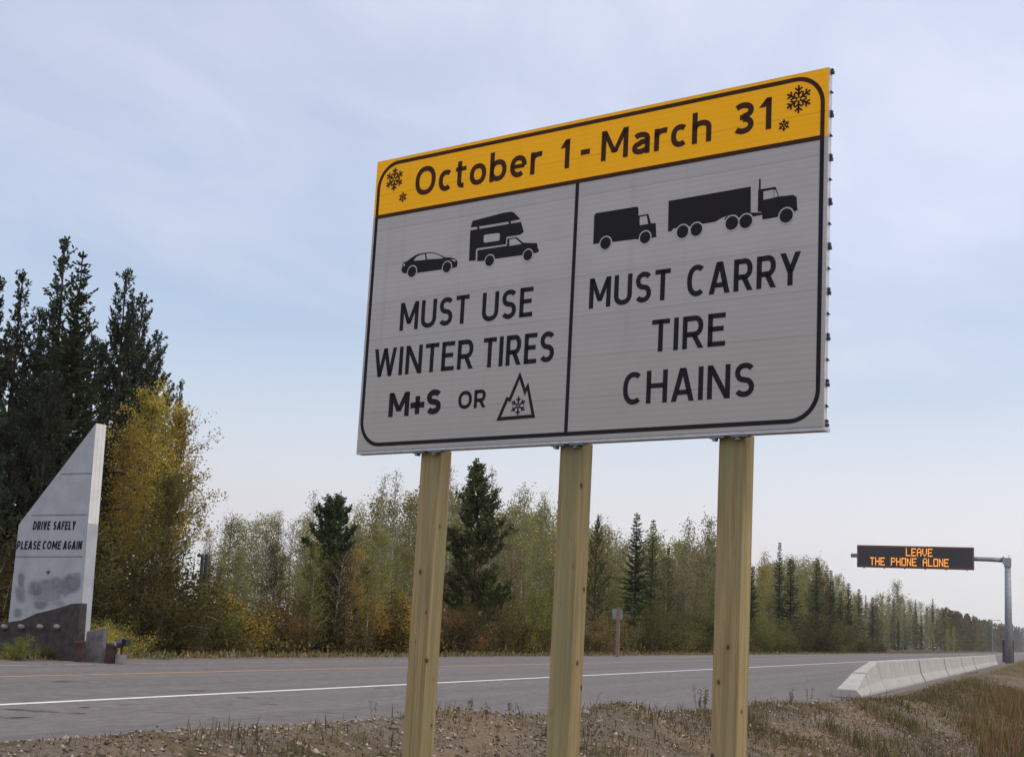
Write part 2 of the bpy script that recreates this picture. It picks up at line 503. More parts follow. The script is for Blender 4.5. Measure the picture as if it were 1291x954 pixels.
M = dict(
    asphalt=mat_asphalt(), white_paint=mat_paint('white_road_paint', (0.62, 0.61, 0.59), 0.55), yellow_paint=mat_paint('yellow_road_paint', (0.50, 0.25, 0.07), 0.50),
    faint_paint=mat_paint('worn_white_paint', (0.42, 0.41, 0.39), 0.40),
    ground=mat_ground(), wood=mat_wood(),
    sheet=mat_sheeting('grey_white_sheeting', (0.425, 0.412, 0.400), (0.345, 0.318, 0.285)),
    yellow=mat_sheeting('yellow_sheeting', (1.0, 0.475, 0.010), (0.95, 0.42, 0.012)),
    black=mat_simple('black_vinyl', (0.020, 0.018, 0.022), 0.75, var=0.05, spec=0.08),
    brown_black=mat_simple('weathered_black_vinyl', (0.055, 0.024, 0.014), 0.75, var=0.08, spec=0.08),
    alu=mat_simple('mill_aluminium', (0.50, 0.50, 0.51), 0.45, 0.6, 0.1, 12),
    galv=mat_simple('galvanised_steel', (0.27, 0.29, 0.31), 0.55, 0.35, 0.14, 4),
    dark_metal=mat_simple('dark_metal', (0.035, 0.038, 0.042), 0.55, 0.2, 0.15, 5),
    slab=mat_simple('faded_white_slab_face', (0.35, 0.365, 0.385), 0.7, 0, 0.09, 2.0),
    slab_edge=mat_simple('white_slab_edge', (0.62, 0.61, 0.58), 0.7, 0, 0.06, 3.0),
    concrete=mat_concrete(),
    stain=mat_simple('dark_stained_plinth', (0.052, 0.044, 0.042), 0.85, 0, 0.25, 5, bump=0.02),
    stone=mat_simple('grey_concrete_block', (0.135, 0.128, 0.124), 0.9, 0, 0.2, 5, bump=0.02),
    rust=mat_simple('rusty_brown_timber', (0.065, 0.034, 0.026), 0.85, 0, 0.25, 7, bump=0.02),
    mural=mat_simple('faded_grey_mural_paint', (0.165, 0.175, 0.175), 0.8, 0, 0.25, 7.0),
    red=mat_simple('faded_red_paint', (0.16, 0.045, 0.05), 0.7),
    pale=mat_simple('pale_cap', (0.17, 0.158, 0.148), 0.6, 0, 0.12, 12),
    lamp_glass=mat_simple('lamp_glass', (0.45, 0.47, 0.50), 0.15, 0, 0.1, 12, 0.6),
    vms_face=mat_simple('sign_black_face', (0.014, 0.014, 0.017), 0.32, 0, 0.2, 0.7, 0.5),
    vms_frame=mat_simple('brown_frame', (0.13, 0.055, 0.032), 0.6, 0, 0.1),
    bark_dark=mat_bark('dark_conifer_bark', (0.055, 0.040, 0.032), (0.025, 0.018, 0.014)),
    bark_pale=mat_bark('pale_aspen_bark', (0.36, 0.34, 0.30), (0.15, 0.135, 0.115), (5, 5, 7)),
    bark_grey=mat_bark('grey_twig_bark', (0.16, 0.145, 0.12), (0.085, 0.075, 0.062)),
    spruce=mat_leaf('spruce_needles', (0.032, 0.048, 0.021), (0.068, 0.084, 0.035), None, 0.1, 0.25),
    pine=mat_leaf('pine_needles', (0.055, 0.070, 0.027), (0.109, 0.120, 0.044), None, 0.1, 0.25),
    black_pine=mat_leaf('dark_pine_needles', (0.026, 0.035, 0.023), (0.060, 0.073, 0.044), None, 0.08, 0.2),
    olive=mat_leaf('olive_leaves', (0.149, 0.134, 0.032), (0.268, 0.238, 0.061), (0.145, 0.157, 0.039)),
    pale_olive=mat_leaf('pale_leaves', (0.184, 0.174, 0.059), (0.303, 0.279, 0.102), (0.168, 0.156, 0.049)),
    green=mat_leaf('green_leaves', (0.110, 0.135, 0.026), (0.215, 0.225, 0.052), (0.235, 0.205, 0.050)),
    yellow_leaf=mat_leaf('yellow_leaves', (0.306, 0.217, 0.038), (0.476, 0.348, 0.072), (0.170, 0.140, 0.031)),
    orange_leaf=mat_leaf('orange_leaves', (0.300, 0.165, 0.031), (0.485, 0.270, 0.052), (0.208, 0.154, 0.044)),
    rust_leaf=mat_leaf('rust_brown_leaves', (0.140, 0.092, 0.036), (0.24, 0.155, 0.060), (0.150, 0.125, 0.044)),
    shade_leaf=mat_leaf('shaded_olive_leaves', (0.048, 0.044, 0.014), (0.115, 0.095, 0.028), (0.125, 0.090, 0.026)),  # olive leaf colour with the shade low in the wood painted in
    brush=mat_leaf('shaded_brush', (0.030, 0.024, 0.012), (0.075, 0.055, 0.024), (0.055, 0.036, 0.016), 0.2, 0.0),  # brush colour darkened to carry the shade along the wood's foot
    straw=mat_leaf('straw', (0.15, 0.115, 0.062), (0.31, 0.245, 0.145), (0.11, 0.095, 0.045), 0.25, 0.0),
    weed=mat_leaf('weeds', (0.075, 0.066, 0.034), (0.160, 0.130, 0.070), (0.066, 0.066, 0.026), 0.25, 0.0),
    rust_grass=mat_leaf('rust_grass', (0.19, 0.105, 0.045), (0.30, 0.19, 0.09), (0.12, 0.105, 0.04), 0.3, 0.0),
    stones=mat_leaf('gravel_stones', (0.075, 0.060, 0.047), (0.40, 0.335, 0.27), None, 0.0, 0.0),
)
_em = NT('amber_lamps')
_e = _em.n('ShaderNodeEmission'); _e.inputs['Color'].default_value = (1.0, 0.36, 0.055, 1); _e.inputs['Strength'].default_value = 1.7
_em.l(_e.outputs[0], _em.out.inputs['Surface']); M['amber'] = _em.m

# ------------------------------------------------------------------ terrain and road
EDGE_Y = [-50, 0, 10, 12, 15, 17, 18.75, 21, 24, 27, 29.5, 33, 60, 120, 4000]
EDGE_X = [-8.6, -8.3, -7.95, -7.7, -7.25, -6.6, -5.95, -5.25, -4.6, -3.9, -3.40, -3.12, -3.25, -3.2, -3.2]
ROAD_FAR = -20.4


def edge(y):
    return float(np.interp(y, EDGE_Y, EDGE_X))


def sstep(a, b, x):
    t = min(1.0, max(0.0, (x - a) / (b - a)))
    return t * t * (3 - 2 * t)


def gz(x, y):
    s = x - edge(y)
    if x < -12:
        d = ROAD_FAR - x
        if d < -0.3: return -0.05
        base = -0.05 + 0.06 * sstep(-0.3, 0.4, d) - 0.45 * sstep(0.8, 3.5, d) + 0.7 * sstep(4.0, 9.0, d)
        return base + 0.10 * sstep(0.5, 2, d) * mnoise.noise(Vector((x * 0.35, y * 0.35, 1.0)))
    if s < -0.5: return -0.05
    rough = mnoise.noise(Vector((x * 1.3, y * 1.3, 0.0))) * 0.06 + mnoise.noise(Vector((x * 4.1, y * 4.1, 7.0))) * 0.045 + mnoise.noise(Vector((x * 0.45, y * 0.25, 4.0))) * 0.07
    w = sstep(-0.45, 0.25, s)
    far = sstep(45, 80, y)
    shelf = 0.25 + 1.0 * sstep(24, 34, y)                         # level shoulder before the bank falls
    slope = 0.30
    drop = min(1.05, max(0.0, s - shelf) * slope)
    drop = drop * (1 - 0.55 * far)
    z = -0.05 + 0.085 * w + rough * w * (1 - 0.5 * far) - drop
    z += 0.30 * math.exp(-(((x + 5.0) / 0.55) ** 2 + ((y - 18.6) / 1.5) ** 2)) * w
    z += 0.16 * math.exp(-(((x + 6.3) / 0.5) ** 2 + ((y - 15.9) / 1.2) ** 2)) * w
    z += 0.22 * math.exp(-(((x + 3.6) / 0.6) ** 2 + ((y - 23.6) / 1.6) ** 2)) * w
    k = sstep(-0.42, -0.1, s) * (1 - sstep(0.25, 0.7, s))
    z = z * (1 - k) + max(z, 0.018 + 0.02 * abs(rough) * 8) * k
    far_bank = 1.3 * sstep(4.2, 9.0, s) * (0.75 + 0.25 * far)
    return z + far_bank


def grid_axis(segs):
    out = []
    for a, b, st in segs:
        n = max(1, int(round((b - a) / st)))
        out += list(np.linspace(a, b, n, endpoint=False))
    out.append(segs[-1][1])
    return np.array(out)


gx = grid_axis([(-3000, -300, 450), (-300, -60, 30), (-60, -32, 4), (-32, -20, 0.5), (-20, -9, 2.2), (-9, 1, 0.12), (1, 8, 0.5), (8, 40, 4), (40, 400, 45), (400, 4000, 600)])
gy = grid_axis([(-400, -20, 40), (-20, 6, 2), (6, 34, 0.14), (34, 60, 0.5), (60, 160, 2.5), (160, 800, 20), (800, 7000, 400)])
XX, YY = np.meshgrid(gx, gy)
ZZ = np.array([[gz(x, y) for x in gx] for y in gy])
V = np.stack([XX.ravel(), YY.ravel(), ZZ.ravel()], 1)
nx = len(gx)
ii, jj = np.meshgrid(np.arange(nx - 1), np.arange(len(gy) - 1))
b0 = (jj * nx + ii).ravel()
me = mesh_np('ground', V, [np.stack([b0, b0 + 1, b0 + 1 + nx, b0 + nx], 1)], [M['ground']], smooth=True)
tag(link(bpy.data.objects.new('ground', me)), kind='structure')

rb = MB()
ys = list(np.concatenate([np.arange(-60, 60, 1.0), np.arange(60, 300, 10), np.arange(300, 4001, 200)]))
for a, b in zip(ys[:-1], ys[1:]):
    ra = edge(a) + 0.12 * mnoise.noise(Vector((0, a * 0.8, 3))); rb_ = edge(b) + 0.12 * mnoise.noise(Vector((0, b * 0.8, 3)))
    rb.face([(ROAD_FAR, a, 0), (ra, a, 0), (rb_, b, 0), (ROAD_FAR, b, 0)])
tag(rb.build('road', M['asphalt']), kind='structure')


def stripe(name, x, w, segs, mat):
    mb = MB()
    for a, b in segs:
        k = max(1, int((b - a) / 25))
        for q in range(k):
            y0 = a + (b - a) * q / k; y1 = a + (b - a) * (q + 1) / k
            mb.face([(x - w / 2, y0, 0.004), (x + w / 2, y0, 0.004), (x + w / 2, y1, 0.004), (x - w / 2, y1, 0.004)])
    return tag(mb.build(name, mat), kind='structure')


stripe('road_marking_edge_line', -11.32, 0.17, [(-40, 1500)], M['white_paint'])
stripe('road_marking_centre_line', -15.85, 0.13, [(-40, 1500)], M['yellow_paint'])
stripe('road_marking_far_edge_line', -18.9, 0.11, [(-40, 1500)], M['faint_paint'])

_t = NT('tyre_rubber_smear')
_n = _t.noise(_t.coords(scale=(3.0, 0.9, 1)), 1.6, 4, 0.65)
_b = _t.n('ShaderNodeBsdfDiffuse'); _b.inputs['Color'].default_value = (0.05, 0.043, 0.04, 1)
_tr = _t.n('ShaderNodeBsdfTransparent'); _mx = _t.n('ShaderNodeMixShader')
_t.l(_t.rng(_n, 0.38, 0.62, 0.0, 0.65), _mx.inputs[0]); _t.l(_tr.outputs[0], _mx.inputs[1]); _t.l(_b.outputs[0], _mx.inputs[2]); _t.l(_mx.outputs[0], _t.out.inputs['Surface'])
for xa, ya, xb, yb, wd in ((0, 893.5, 120, 900, 0.30), (-10, 904, 42, 904.5, 0.30), (64, 859, 112, 859.5, 0.35), (205, 870, 262, 870, 0.30), (298, 879, 330, 880, 0.25), (340, 880.5, 362, 881, 0.22), (325, 887.5, 350, 888, 0.2), (95, 890.5, 112, 892, 0.2), (545, 877, 567, 877.5, 0.2), (470, 867, 498, 867.5, 0.2)):
    A = ground(xa, ya); B_ = ground(xb, yb)
    dd = (B_ - A); L_ = np.linalg.norm(dd); dd /= L_; sd = np.array([-dd[1], dd[0], 0])
    mb = MB(); k = 9
    up_pts, dn = [], []
    for i in range(k + 1):
        f = i / k; hw_ = wd / 2 * math.sin(math.pi * min(0.97, max(0.03, f))) ** 0.5 * (1 + 0.4 * mnoise.noise(Vector((xa + f * 4, ya, 0))))
        c = A + dd * L_ * f
        up_pts.append(tuple(c + sd * hw_ + np.array([0, 0, 0.003]))); dn.append(tuple(c - sd * hw_ + np.array([0, 0, 0.003])))
    mb.face(dn + up_pts[::-1])
    tag(mb.build('road_tyre_mark', _t.m), kind='structure')

# ------------------------------------------------------------------ the big sign
SP = np.array([-5.15460557, 10.7222036, 2.43629051])        # its lower corner
SB = np.array([[0.9512792, 0.30829094, 0.00495754], [-0.30832787, 0.95107708, 0.01965496], [0.00134444, -0.0202259, 0.99979453]])
SW, SH = 4.0241, 2.4
sign = empty('highway_sign', (float(SP[0] + SB[0, 0] * SW / 2), float(SP[1] + SB[1, 0] * SW / 2), -0.6))
tag(sign, 'large grey and yellow winter tire sign on three thick wooden posts', 'road sign')
sign_m = Matrix([[*SB[0], SP[0]], [*SB[1], SP[1]], [*SB[2], SP[2]], [0, 0, 0, 1]])
SIGN_INV = Matrix.Translation(sign.location).inverted() @ sign_m


def on_sign(mb, name, mats, label=None, bevel=0.0):
    o = mb.build(name, mats, sign, bevel=bevel)
    o.matrix_local = SIGN_INV
    if label: o['label'] = label
    return o


def uv(px, py, off=0.0):
    """where a sight line meets the sign's face, in metres along and up the panel"""
    n = SB[:, 1]
    q = on_plane(px, py, SP + n * off, n) - SP
    q = SB.T @ q
    return float(q[0]), float(q[2])


ax = lambda u, v, d: (u, d, v)               # d < 0 stands out towards the reader
HV = 1.924                                   # lower edge of the yellow band
pan = MB(); pan.box(0, SW, 0, 0.05, 0, HV); on_sign(pan, 'panel', M['sheet'])
pan = MB(); pan.box(0, SW, 0, 0.05, HV + 0.001, SH); on_sign(pan, 'header_panel', M['yellow'], 'yellow band with the dates')
tr = MB(); tr.box(-0.004, SW + 0.012, 0.004, 0.085, -0.022, -0.001); on_sign(tr, 'bottom_trim', M['alu'])
tr = MB(); tr.box(SW + 0.001, SW + 0.004, 0.006, 0.052, 0.0, SH); on_sign(tr, 'side_trim', M['alu'])


def rrect(u0, u1, v0, v1, r, n=10):
    out = []
    for cx, cy, a in ((u1 - r, v1 - r, 0), (u0 + r, v1 - r, 90), (u0 + r, v0 + r, 180), (u1 - r, v0 + r, 270)):
        for k in range(n + 1):
            t = R_(a + 90 * k / n); out.append((cx + r * math.cos(t), cy + r * math.sin(t)))
    return out


def ribbon(mb, pts, t, d0=-0.0015, d1=0.0, closed=False, mi=0):
    """a stroke of width t along pts, mitred"""
    P = [Vector(p) for p in pts]; n = len(P); L, Rr = [], []
    for i in range(n):
        a = P[(i - 1) % n] if (closed or i > 0) else None
        b = P[(i + 1) % n] if (closed or i < n - 1) else None
        d0_ = (P[i] - a).normalized() if a is not None else None
        d1_ = (b - P[i]).normalized() if b is not None else None
        if d0_ is None: d0_ = d1_
        if d1_ is None: d1_ = d0_
        m = Vector((-(d0_ + d1_).y, (d0_ + d1_).x))
        m = m.normalized() if m.length > 1e-6 else Vector((-d1_.y, d1_.x))
        c = max(0.45, m.dot(Vector((-d1_.y, d1_.x))))
        L.append(P[i] + m * (t / 2 / c)); Rr.append(P[i] - m * (t / 2 / c))
    seg = range(n if closed else n - 1)
    for i in seg:
        j = (i + 1) % n
        mb.prism([L[i], Rr[i], Rr[j], L[j]], ax, d0, d1, mi)


bo = MB()
ring = rrect(0.036, SW - 0.036, 0.046, SH - 0.040, 0.20, 12)
bt = 0.030
up_ = [p for p in ring if p[1] > HV]; up_.sort(key=lambda p: 0)
ribbon(bo, [(SW - 0.036, HV + 0.0006)] + up_ + [(0.036, HV + 0.0006)], bt)
on_sign(bo, 'border', M['brown_black'], 'brown edge line round the yellow band')
bo = MB()
ribbon(bo, [(0.036, HV + 0.0004)] + [p for p in ring if p[1] < HV] + [(SW - 0.036, HV + 0.0004)], bt)
on_sign(bo, 'border', M['black'], 'black edge line round the grey panel')
bo = MB(); bo.box(0.051, SW - 0.051, -0.0015, 0.0, HV - 0.018, HV + 0.014); on_sign(bo, 'header_rule', M['brown_black'])
bo = MB(); bo.box(2.018, 2.048, -0.0015, 0.0, 0.062, HV - 0.0185); on_sign(bo, 'divider', M['black'])


# ---- lettering: a monoline road face, drawn as strokes
def arc(cx, cy, rx, ry, a0, a1, n=14, e=2.25):
    out = []
    for k in range(n + 1):
        t = R_(a0 + (a1 - a0) * k / n); c, s = math.cos(t), math.sin(t)
        out.append((cx + rx * math.copysign(abs(c) ** (2 / e), c), cy + ry * math.copysign(abs(s) ** (2 / e), s)))
    return out


def glyph(ch, w, h, t):
    """-> (strokes, bars): strokes are polylines, bars are polygons; w is the full width, h the cap height, t the stroke"""
    S, B = [], []
    x = 0.73 * h
    hw = t / 2

    def bar(x0, y0, x1, y1, k=1.08):
        q = hw * k
        B.append([(x0 - q, y0), (x0 + q, y0), (x1 + q, y1), (x1 - q, y1)])

    def vert(xc, y0=0.0, y1=None): B.append([(xc - hw, y0), (xc + hw, y0), (xc + hw, h if y1 is None else y1), (xc - hw, h if y1 is None else y1)])
    def hor(yc, x0, x1, k=0.92): q = hw * k; B.append([(x0, yc - q), (x1, yc - q), (x1, yc + q), (x0, yc + q)])
    l, r, b, top, m = hw, w - hw, hw, h - hw, w / 2
    if ch in 'OQ': S.append(arc(m, h / 2, m - hw, h / 2 - hw, 90, 450, 40))
    elif ch == 'C': S.append(arc(m + 0.04 * w, h / 2, m - hw + 0.04 * w, h / 2 - hw, 52, 308, 30))
    elif ch == 'G':
        S.append(arc(m, h / 2, m - hw, h / 2 - hw, 50, 335, 30)); hor(h * 0.46, m + 0.02 * w, w - hw * 0.2); vert(w - hw, h * 0.16, h * 0.46)
    elif ch == 'M':
        vert(l); vert(r); bar(m, h * 0.22, l + 0.12 * hw, h, 1.0); bar(m, h * 0.22, r - 0.12 * hw, h, 1.0)
    elif ch == 'N': vert(l); vert(r); bar(r - 0.05 * hw, 0, l + 0.05 * hw, h, 1.15)
    elif ch == 'U': S.append([(l, h)] + arc(m, h * 0.34, m - hw, h * 0.34 - hw, 180, 360, 20) + [(r, h)])
    elif ch == 'S':
        ry = (h - t) / 4
        S.append(arc(m + 0.02 * w, top - ry, m - hw, ry, 32, 245, 20, 2.1) + arc(m - 0.02 * w, b + ry, m - hw, ry, 65, -148, 20, 2.1))
    elif ch == 'T': vert(m); hor(h - hw * 0.92, 0, w)
    elif ch == 'E': vert(l); hor(h - hw * 0.92, 0, w); hor(hw * 0.92, 0, w); hor(h * 0.53, 0, w * 0.90)
    elif ch == 'F': vert(l); hor(h - hw * 0.92, 0, w); hor(h * 0.51, 0, w * 0.90)
    elif ch == 'L': vert(l); hor(hw * 0.92, 0, w)
    elif ch == 'I': vert(l)
    elif ch == 'H': vert(l); vert(r); hor(h * 0.53, l, r)
    elif ch in 'RP':
        vert(l); ry = h * 0.27
        S.append([(l, top)] + [(m * 0.9, top)] + arc(w * 0.56, h - hw * 0.95 - (ry - hw * 0.3), w * 0.42 - hw, ry - hw * 0.3, 90, -90, 14, 2.2) + [(l, h - hw * 0.95 - 2 * (ry - hw * 0.3))])
        if ch == 'R': bar(w - hw * 1.05, 0, w * 0.50, h * 0.47, 1.12)
    elif ch == 'D': vert(l); S.append([(l, top), (m * 0.8, top)] + arc(m * 0.85, h / 2, w - hw - m * 0.85, h / 2 - hw, 90, -90, 18, 2.3) + [(l, b)])
    elif ch == 'A': bar(hw * 1.05, 0, m - 0.25 * hw, h); bar(w - hw * 1.05, 0, m + 0.25 * hw, h); hor(h * 0.27, w * 0.22, w * 0.78)
    elif ch == 'V': bar(m - 0.15 * hw, 0, hw * 1.05, h); bar(m + 0.15 * hw, 0, w - hw * 1.05, h)
    elif ch == 'W':
        bar(w * 0.27, 0, hw, h, 1.0); bar(w * 0.27, 0, m, h, 1.0); bar(w * 0.73, 0, m, h, 1.0); bar(w * 0.73, 0, w - hw, h, 1.0)
    elif ch == 'Y': vert(m, 0, h * 0.45); bar(m, h * 0.40, hw * 1.05, h, 1.1); bar(m, h * 0.40, w - hw * 1.05, h, 1.1)
    elif ch == '+': hor(h * 0.46, 0, w, 1.0); vert(m, h * 0.46 - w / 2, h * 0.46 + w / 2)
    elif ch == '-': hor(h * 0.38, 0, w, 1.0)
    elif ch == '1': vert(w - hw); bar(hw * 1.3, h * 0.72, w - hw, h * 0.97, 1.2)
    elif ch == '3':
        S.append(arc(m * 0.92, h * 0.735, w * 0.90 - m, h * 0.265 - hw, 145, -90, 16, 2.1)); S.append(arc(m * 0.92, h * 0.28, w - hw - m * 0.92, h * 0.28 - hw, 90, -145, 16, 2.1))
        hor(h * 0.53, w * 0.30, w * 0.55)
    elif ch == 'c': S.append(arc(m + 0.05 * w, x / 2, m - hw + 0.05 * w, x / 2 - hw, 52, 308, 24))
    elif ch == 'o': S.append(arc(m, x / 2, m - hw, x / 2 - hw, 90, 450, 32))
    elif ch == 'e':
        S.append(arc(m, x / 2, m - hw, x / 2 - hw, 0, 308, 28)); hor(x * 0.5, l, r, 0.8)
    elif ch == 'b': vert(l); S.append(arc(m, x / 2, m - hw, x / 2 - hw, 90, 450, 32))
    elif ch == 'h': vert(l); S.append(arc(m, x * 0.62, m - hw, x * 0.38 - hw, 180, 0, 16) + [(r, 0)])
    elif ch == 'r': vert(l, 0, x); S.append(arc(w * 0.78, x * 0.62, w * 0.78 - hw, x * 0.38 - hw, 180, 68, 12))
    elif ch == 'a':
        vert(r, 0, x * 0.66); S.append(arc(m * 0.96, x * 0.64, r - m * 0.96, x * 0.36 - hw, 0, 140, 16)); S.append([(r, x * 0.56), (m, x * 0.54)] + arc(m * 0.9, x * 0.30, m * 0.9 - hw, x * 0.25 - hw * 0.6, 100, 270, 14) + [(m * 1.1, b), (r, x * 0.22)])
    elif ch == 't': S.append([(w * 0.36, h * 0.93), (w * 0.36, x * 0.36)] + arc(w * 0.72, x * 0.30, w * 0.36, x * 0.30 - hw, 180, 280, 10)); hor(x - hw * 0.8, 0, w * 0.98, 0.85)
    return S, B


WID = dict(O=.78, C=.66, G=.74, M=.86, N=.72, U=.70, S=.62, T=.58, E=.54, F=.53, L=.52, I=.0, H=.70, R=.66, P=.64, D=.72, A=.74, V=.70, W=1.0, Y=.68,
           c=.50, o=.60, e=.58, b=.60, h=.57, r=.38, a=.55, t=.40)
WID.update({'+': .55, '-': .36, '1': .36, '3': .56})


def word(mb, s, u0, u1, v0, h, t, place=None, slant=0.0, d0=-0.0015, d1=0.0):
    """fits the word s between u0 and u1 on the line v0"""
    gap = 0.135
    nat = []
    for ch in s:
        nat.append(WID[ch] * h if ch != 'I' else t)
    gaps = gap * h * (len(s) - 1)
    k = ((u1 - u0) - sum(t for c in s if c == 'I')) / max(1e-6, sum(n for n, c in zip(nat, s) if c != 'I') + gaps)
    x = u0
    for ch, n in zip(s, nat):
        w = t if ch == 'I' else n * k
        S, B = glyph(ch, w, h, t)
        tf = lambda p: (x + p[0] + slant * p[1], v0 + p[1])
        for st in S:
            ribbon_in(mb, [tf(p) for p in st], t, place, d0, d1)
        for b in B:
            mb.prism([tf(p) for p in b], place or ax, d0, d1)
        x += w + gap * h * k


def ribbon_in(mb, pts, t, place, d0, d1):
    global ax
    keep = ax
    if place: ax = place
    closed = (Vector(pts[0]) - Vector(pts[-1])).length < 1e-4
    ribbon(mb, pts[:-1] if closed else pts, t, d0, d1, closed=closed)
    ax = keep


def line(name, items, mat, label=None):
    for it in items:
        mb = MB(); word(mb, *it)
        on_sign(mb, name, mat, label)


ht = 0.046
line('lettering', [('October', 0.435, 1.690, 2.04, 0.238, 0.041), ('1', 1.860, 1.948, 2.038, 0.226, 0.041), ('-', 2.050, 2.130, 2.052, 0.226, 0.041),
                   ('March', 2.232, 3.150, 2.040, 0.228, 0.041), ('31', 3.327, 3.612, 2.047, 0.226, 0.041)], M['brown_black'], 'dates on the yellow band')
line('lettering', [('MUST', 0.370, 1.069, 0.945, 0.225, 0.037), ('USE', 1.200, 1.678, 0.940, 0.225, 0.037), ('WINTER', 0.125, 1.140, 0.588, 0.228, 0.037), ('TIRES', 1.236, 1.897, 0.583, 0.228, 0.037)], M['black'], 'upper two lines of the half for cars')
line('lettering', [('M', 0.314, 0.526, 0.258, 0.192, 0.046), ('+', 0.540, 0.682, 0.250, 0.192, 0.046), ('S', 0.702, 0.852, 0.256, 0.194, 0.046), ('OR', 1.020, 1.285, 0.281, 0.138, 0.028)], M['black'], 'bottom line of the half for cars')
line('lettering', [('MUST', 2.184, 2.862, 0.945, 0.222, 0.037), ('CARRY', 2.996, 3.850, 0.945, 0.222, 0.037), ('TIRE', 2.726, 3.305, 0.583, 0.228, 0.037), ('CHAINS', 2.507, 3.534, 0.225, 0.230, 0.037)], M['black'], 'three lines of the half for trucks')


def snowflake(mb, cu, cv, r, t, style):
    for k in range(6):
        a = R_(60 * k + 30)
        d = Vector((math.cos(a), math.sin(a)))
        c = Vector((cu, cv))
        ribbon(mb, [c + d * 0.10 * r, c + d * r], t)
        for f in style:
            for s in (-1, 1):
                q = Vector((math.cos(a + s * R_(52)), math.sin(a + s * R_(52))))
                ribbon(mb, [c + d * f * r, c + d * f * r + q * 0.34 * r], t * 0.9)


for cu, cv, r, t in ((0.203, 2.220, 0.098, 0.014), (0.308, 2.054, 0.042, 0.010), (3.812, 2.218, 0.098, 0.014), (3.707, 2.054, 0.042, 0.010)):
    mb = MB(); snowflake(mb, cu, cv, r, t, (0.34, 0.62) if r > 0.05 else (0.5,)); on_sign(mb, 'snowflake', M['brown_black'])

# mountain with a snowflake
mo = MB()
zp = lambda x, y: uv(440 + x / 4.303, 370 + y / 4.303)
outl = [zp(927, 445), (1.650, 0.375), (1.672, 0.415), zp(1000, 664), zp(812, 680), (1.487, 0.333), (1.512, 0.325)]
ribbon(mo, outl, 0.026, closed=True)
snowflake(mo, 1.593, 0.275, 0.070, 0.012, (0.55,))
on_sign(mo, 'mountain_symbol', M['black'])


# ---- vehicles on the sign, traced as flat shapes
def circle(c, r, n=24, squash=1.0):
    return [(c[0] + r * math.cos(2 * math.pi * k / n), c[1] + r * squash * math.sin(2 * math.pi * k / n)) for k in range(n)]


def picto(name, org, sc, dark, light, wheels, label):
    """dark outlines, grey openings, wheels with a grey ring"""
    q = lambda p: uv(org[0] + p[0] / sc, org[1] + p[1] / sc)
    mb = MB()
    for poly in dark: mb.prism([q(p) for p in poly], ax, -0.0015, 0.0, 0)
    for poly in light: mb.prism([q(p) for p in poly], ax, -0.0024, -0.0016, 1)
    for c, rr in wheels:
        uvc = q(c); r = abs(q((c[0], c[1] - rr))[1] - uvc[1])
        mb.prism(circle(uvc, r * 1.20), ax, -0.0024, -0.0016, 1)
        mb.prism(circle(uvc, r), ax, -0.0034, -0.0025, 0)
    on_sign(mb, name, [M['black'], M['sheet']], label)


picto('car_symbol', (500, 310), 16.14,
      [[(100, 480), (118, 430), (128, 340), (200, 318), (300, 245), (370, 200), (450, 165), (590, 138), (700, 130), (790, 142), (880, 178), (990, 235), (1090, 232), (1180, 255), (1225, 290), (1242, 350), (1228, 425), (1130, 452), (920, 478), (430, 548), (215, 562), (140, 555), (108, 520)]],
      [[(352, 305), (395, 235), (470, 195), (580, 165), (590, 288)], [(612, 160), (700, 152), (780, 160), (860, 188), (950, 240), (940, 256), (618, 278)], [(1110, 275), (1190, 285), (1215, 310), (1180, 318), (1135, 300)], [(140, 350), (172, 375), (172, 412), (142, 412)]],
      [((318, 525), 108), ((1028, 432), 106)], 'black car shape')
picto('camper_symbol', (585, 260), 11.92,
      [[(102, 320), (130, 222), (600, 98), (720, 82), (760, 105), (848, 195), (700, 228), (250, 300)], [(200, 305), (228, 302), (232, 345), (200, 350)], [(672, 228), (702, 225), (706, 262), (674, 265)],
       [(96, 365), (858, 236), (898, 385), (850, 428), (640, 462), (630, 572), (205, 632), (180, 655), (176, 815), (76, 822)],
       [(205, 662), (645, 596), (655, 490), (790, 465), (890, 550), (1098, 556), (1110, 640), (1126, 650), (1118, 690), (1060, 705), (880, 735), (480, 788), (295, 820), (198, 828)]],
      [[(300, 445), (325, 430), (520, 405), (540, 415), (538, 505), (515, 520), (318, 550), (298, 535)], [(686, 502), (775, 485), (868, 568), (684, 598)]],
      [((388, 818), 80), ((962, 735), 80)], 'black pickup shape with a camper and a canoe')
picto('van_symbol', (740, 250), 13.59,
      [[(108, 785), (128, 285), (165, 255), (850, 145), (882, 160), (884, 300), (1052, 268), (1096, 430), (1178, 425), (1186, 625), (1196, 660), (1120, 678), (880, 705), (830, 700), (440, 748), (210, 772)]],
      [[(908, 325), (1025, 300), (1050, 440), (908, 465)]],
      [((322, 770), 104), ((1000, 672), 102)], 'black box van shape')
picto('truck_symbol', (835, 220), 7.172,
      [[(58, 240), (800, 110), (800, 345), (905, 345), (905, 365), (800, 385), (700, 392), (600, 372), (545, 388), (480, 428), (370, 446), (240, 470), (100, 488), (78, 515), (52, 515)],
       [(864, 335), (868, 140), (874, 138), (876, 40), (890, 40), (890, 135), (1025, 112), (1055, 200), (1185, 185), (1215, 205), (1220, 305), (1228, 318), (1198, 335), (1080, 345), (1040, 385), (908, 408), (900, 340)], [(565, 395), (590, 375), (600, 410), (568, 430)]],
      [[(916, 155), (1008, 138), (1008, 212), (916, 230)], [(1014, 140), (1024, 140), (1048, 198), (1014, 210)]],
      [((185, 517), 58), ((310, 498), 58), ((630, 440), 62), ((757, 424), 62), ((1122, 372), 64)], 'black semi truck shape with a trailer')

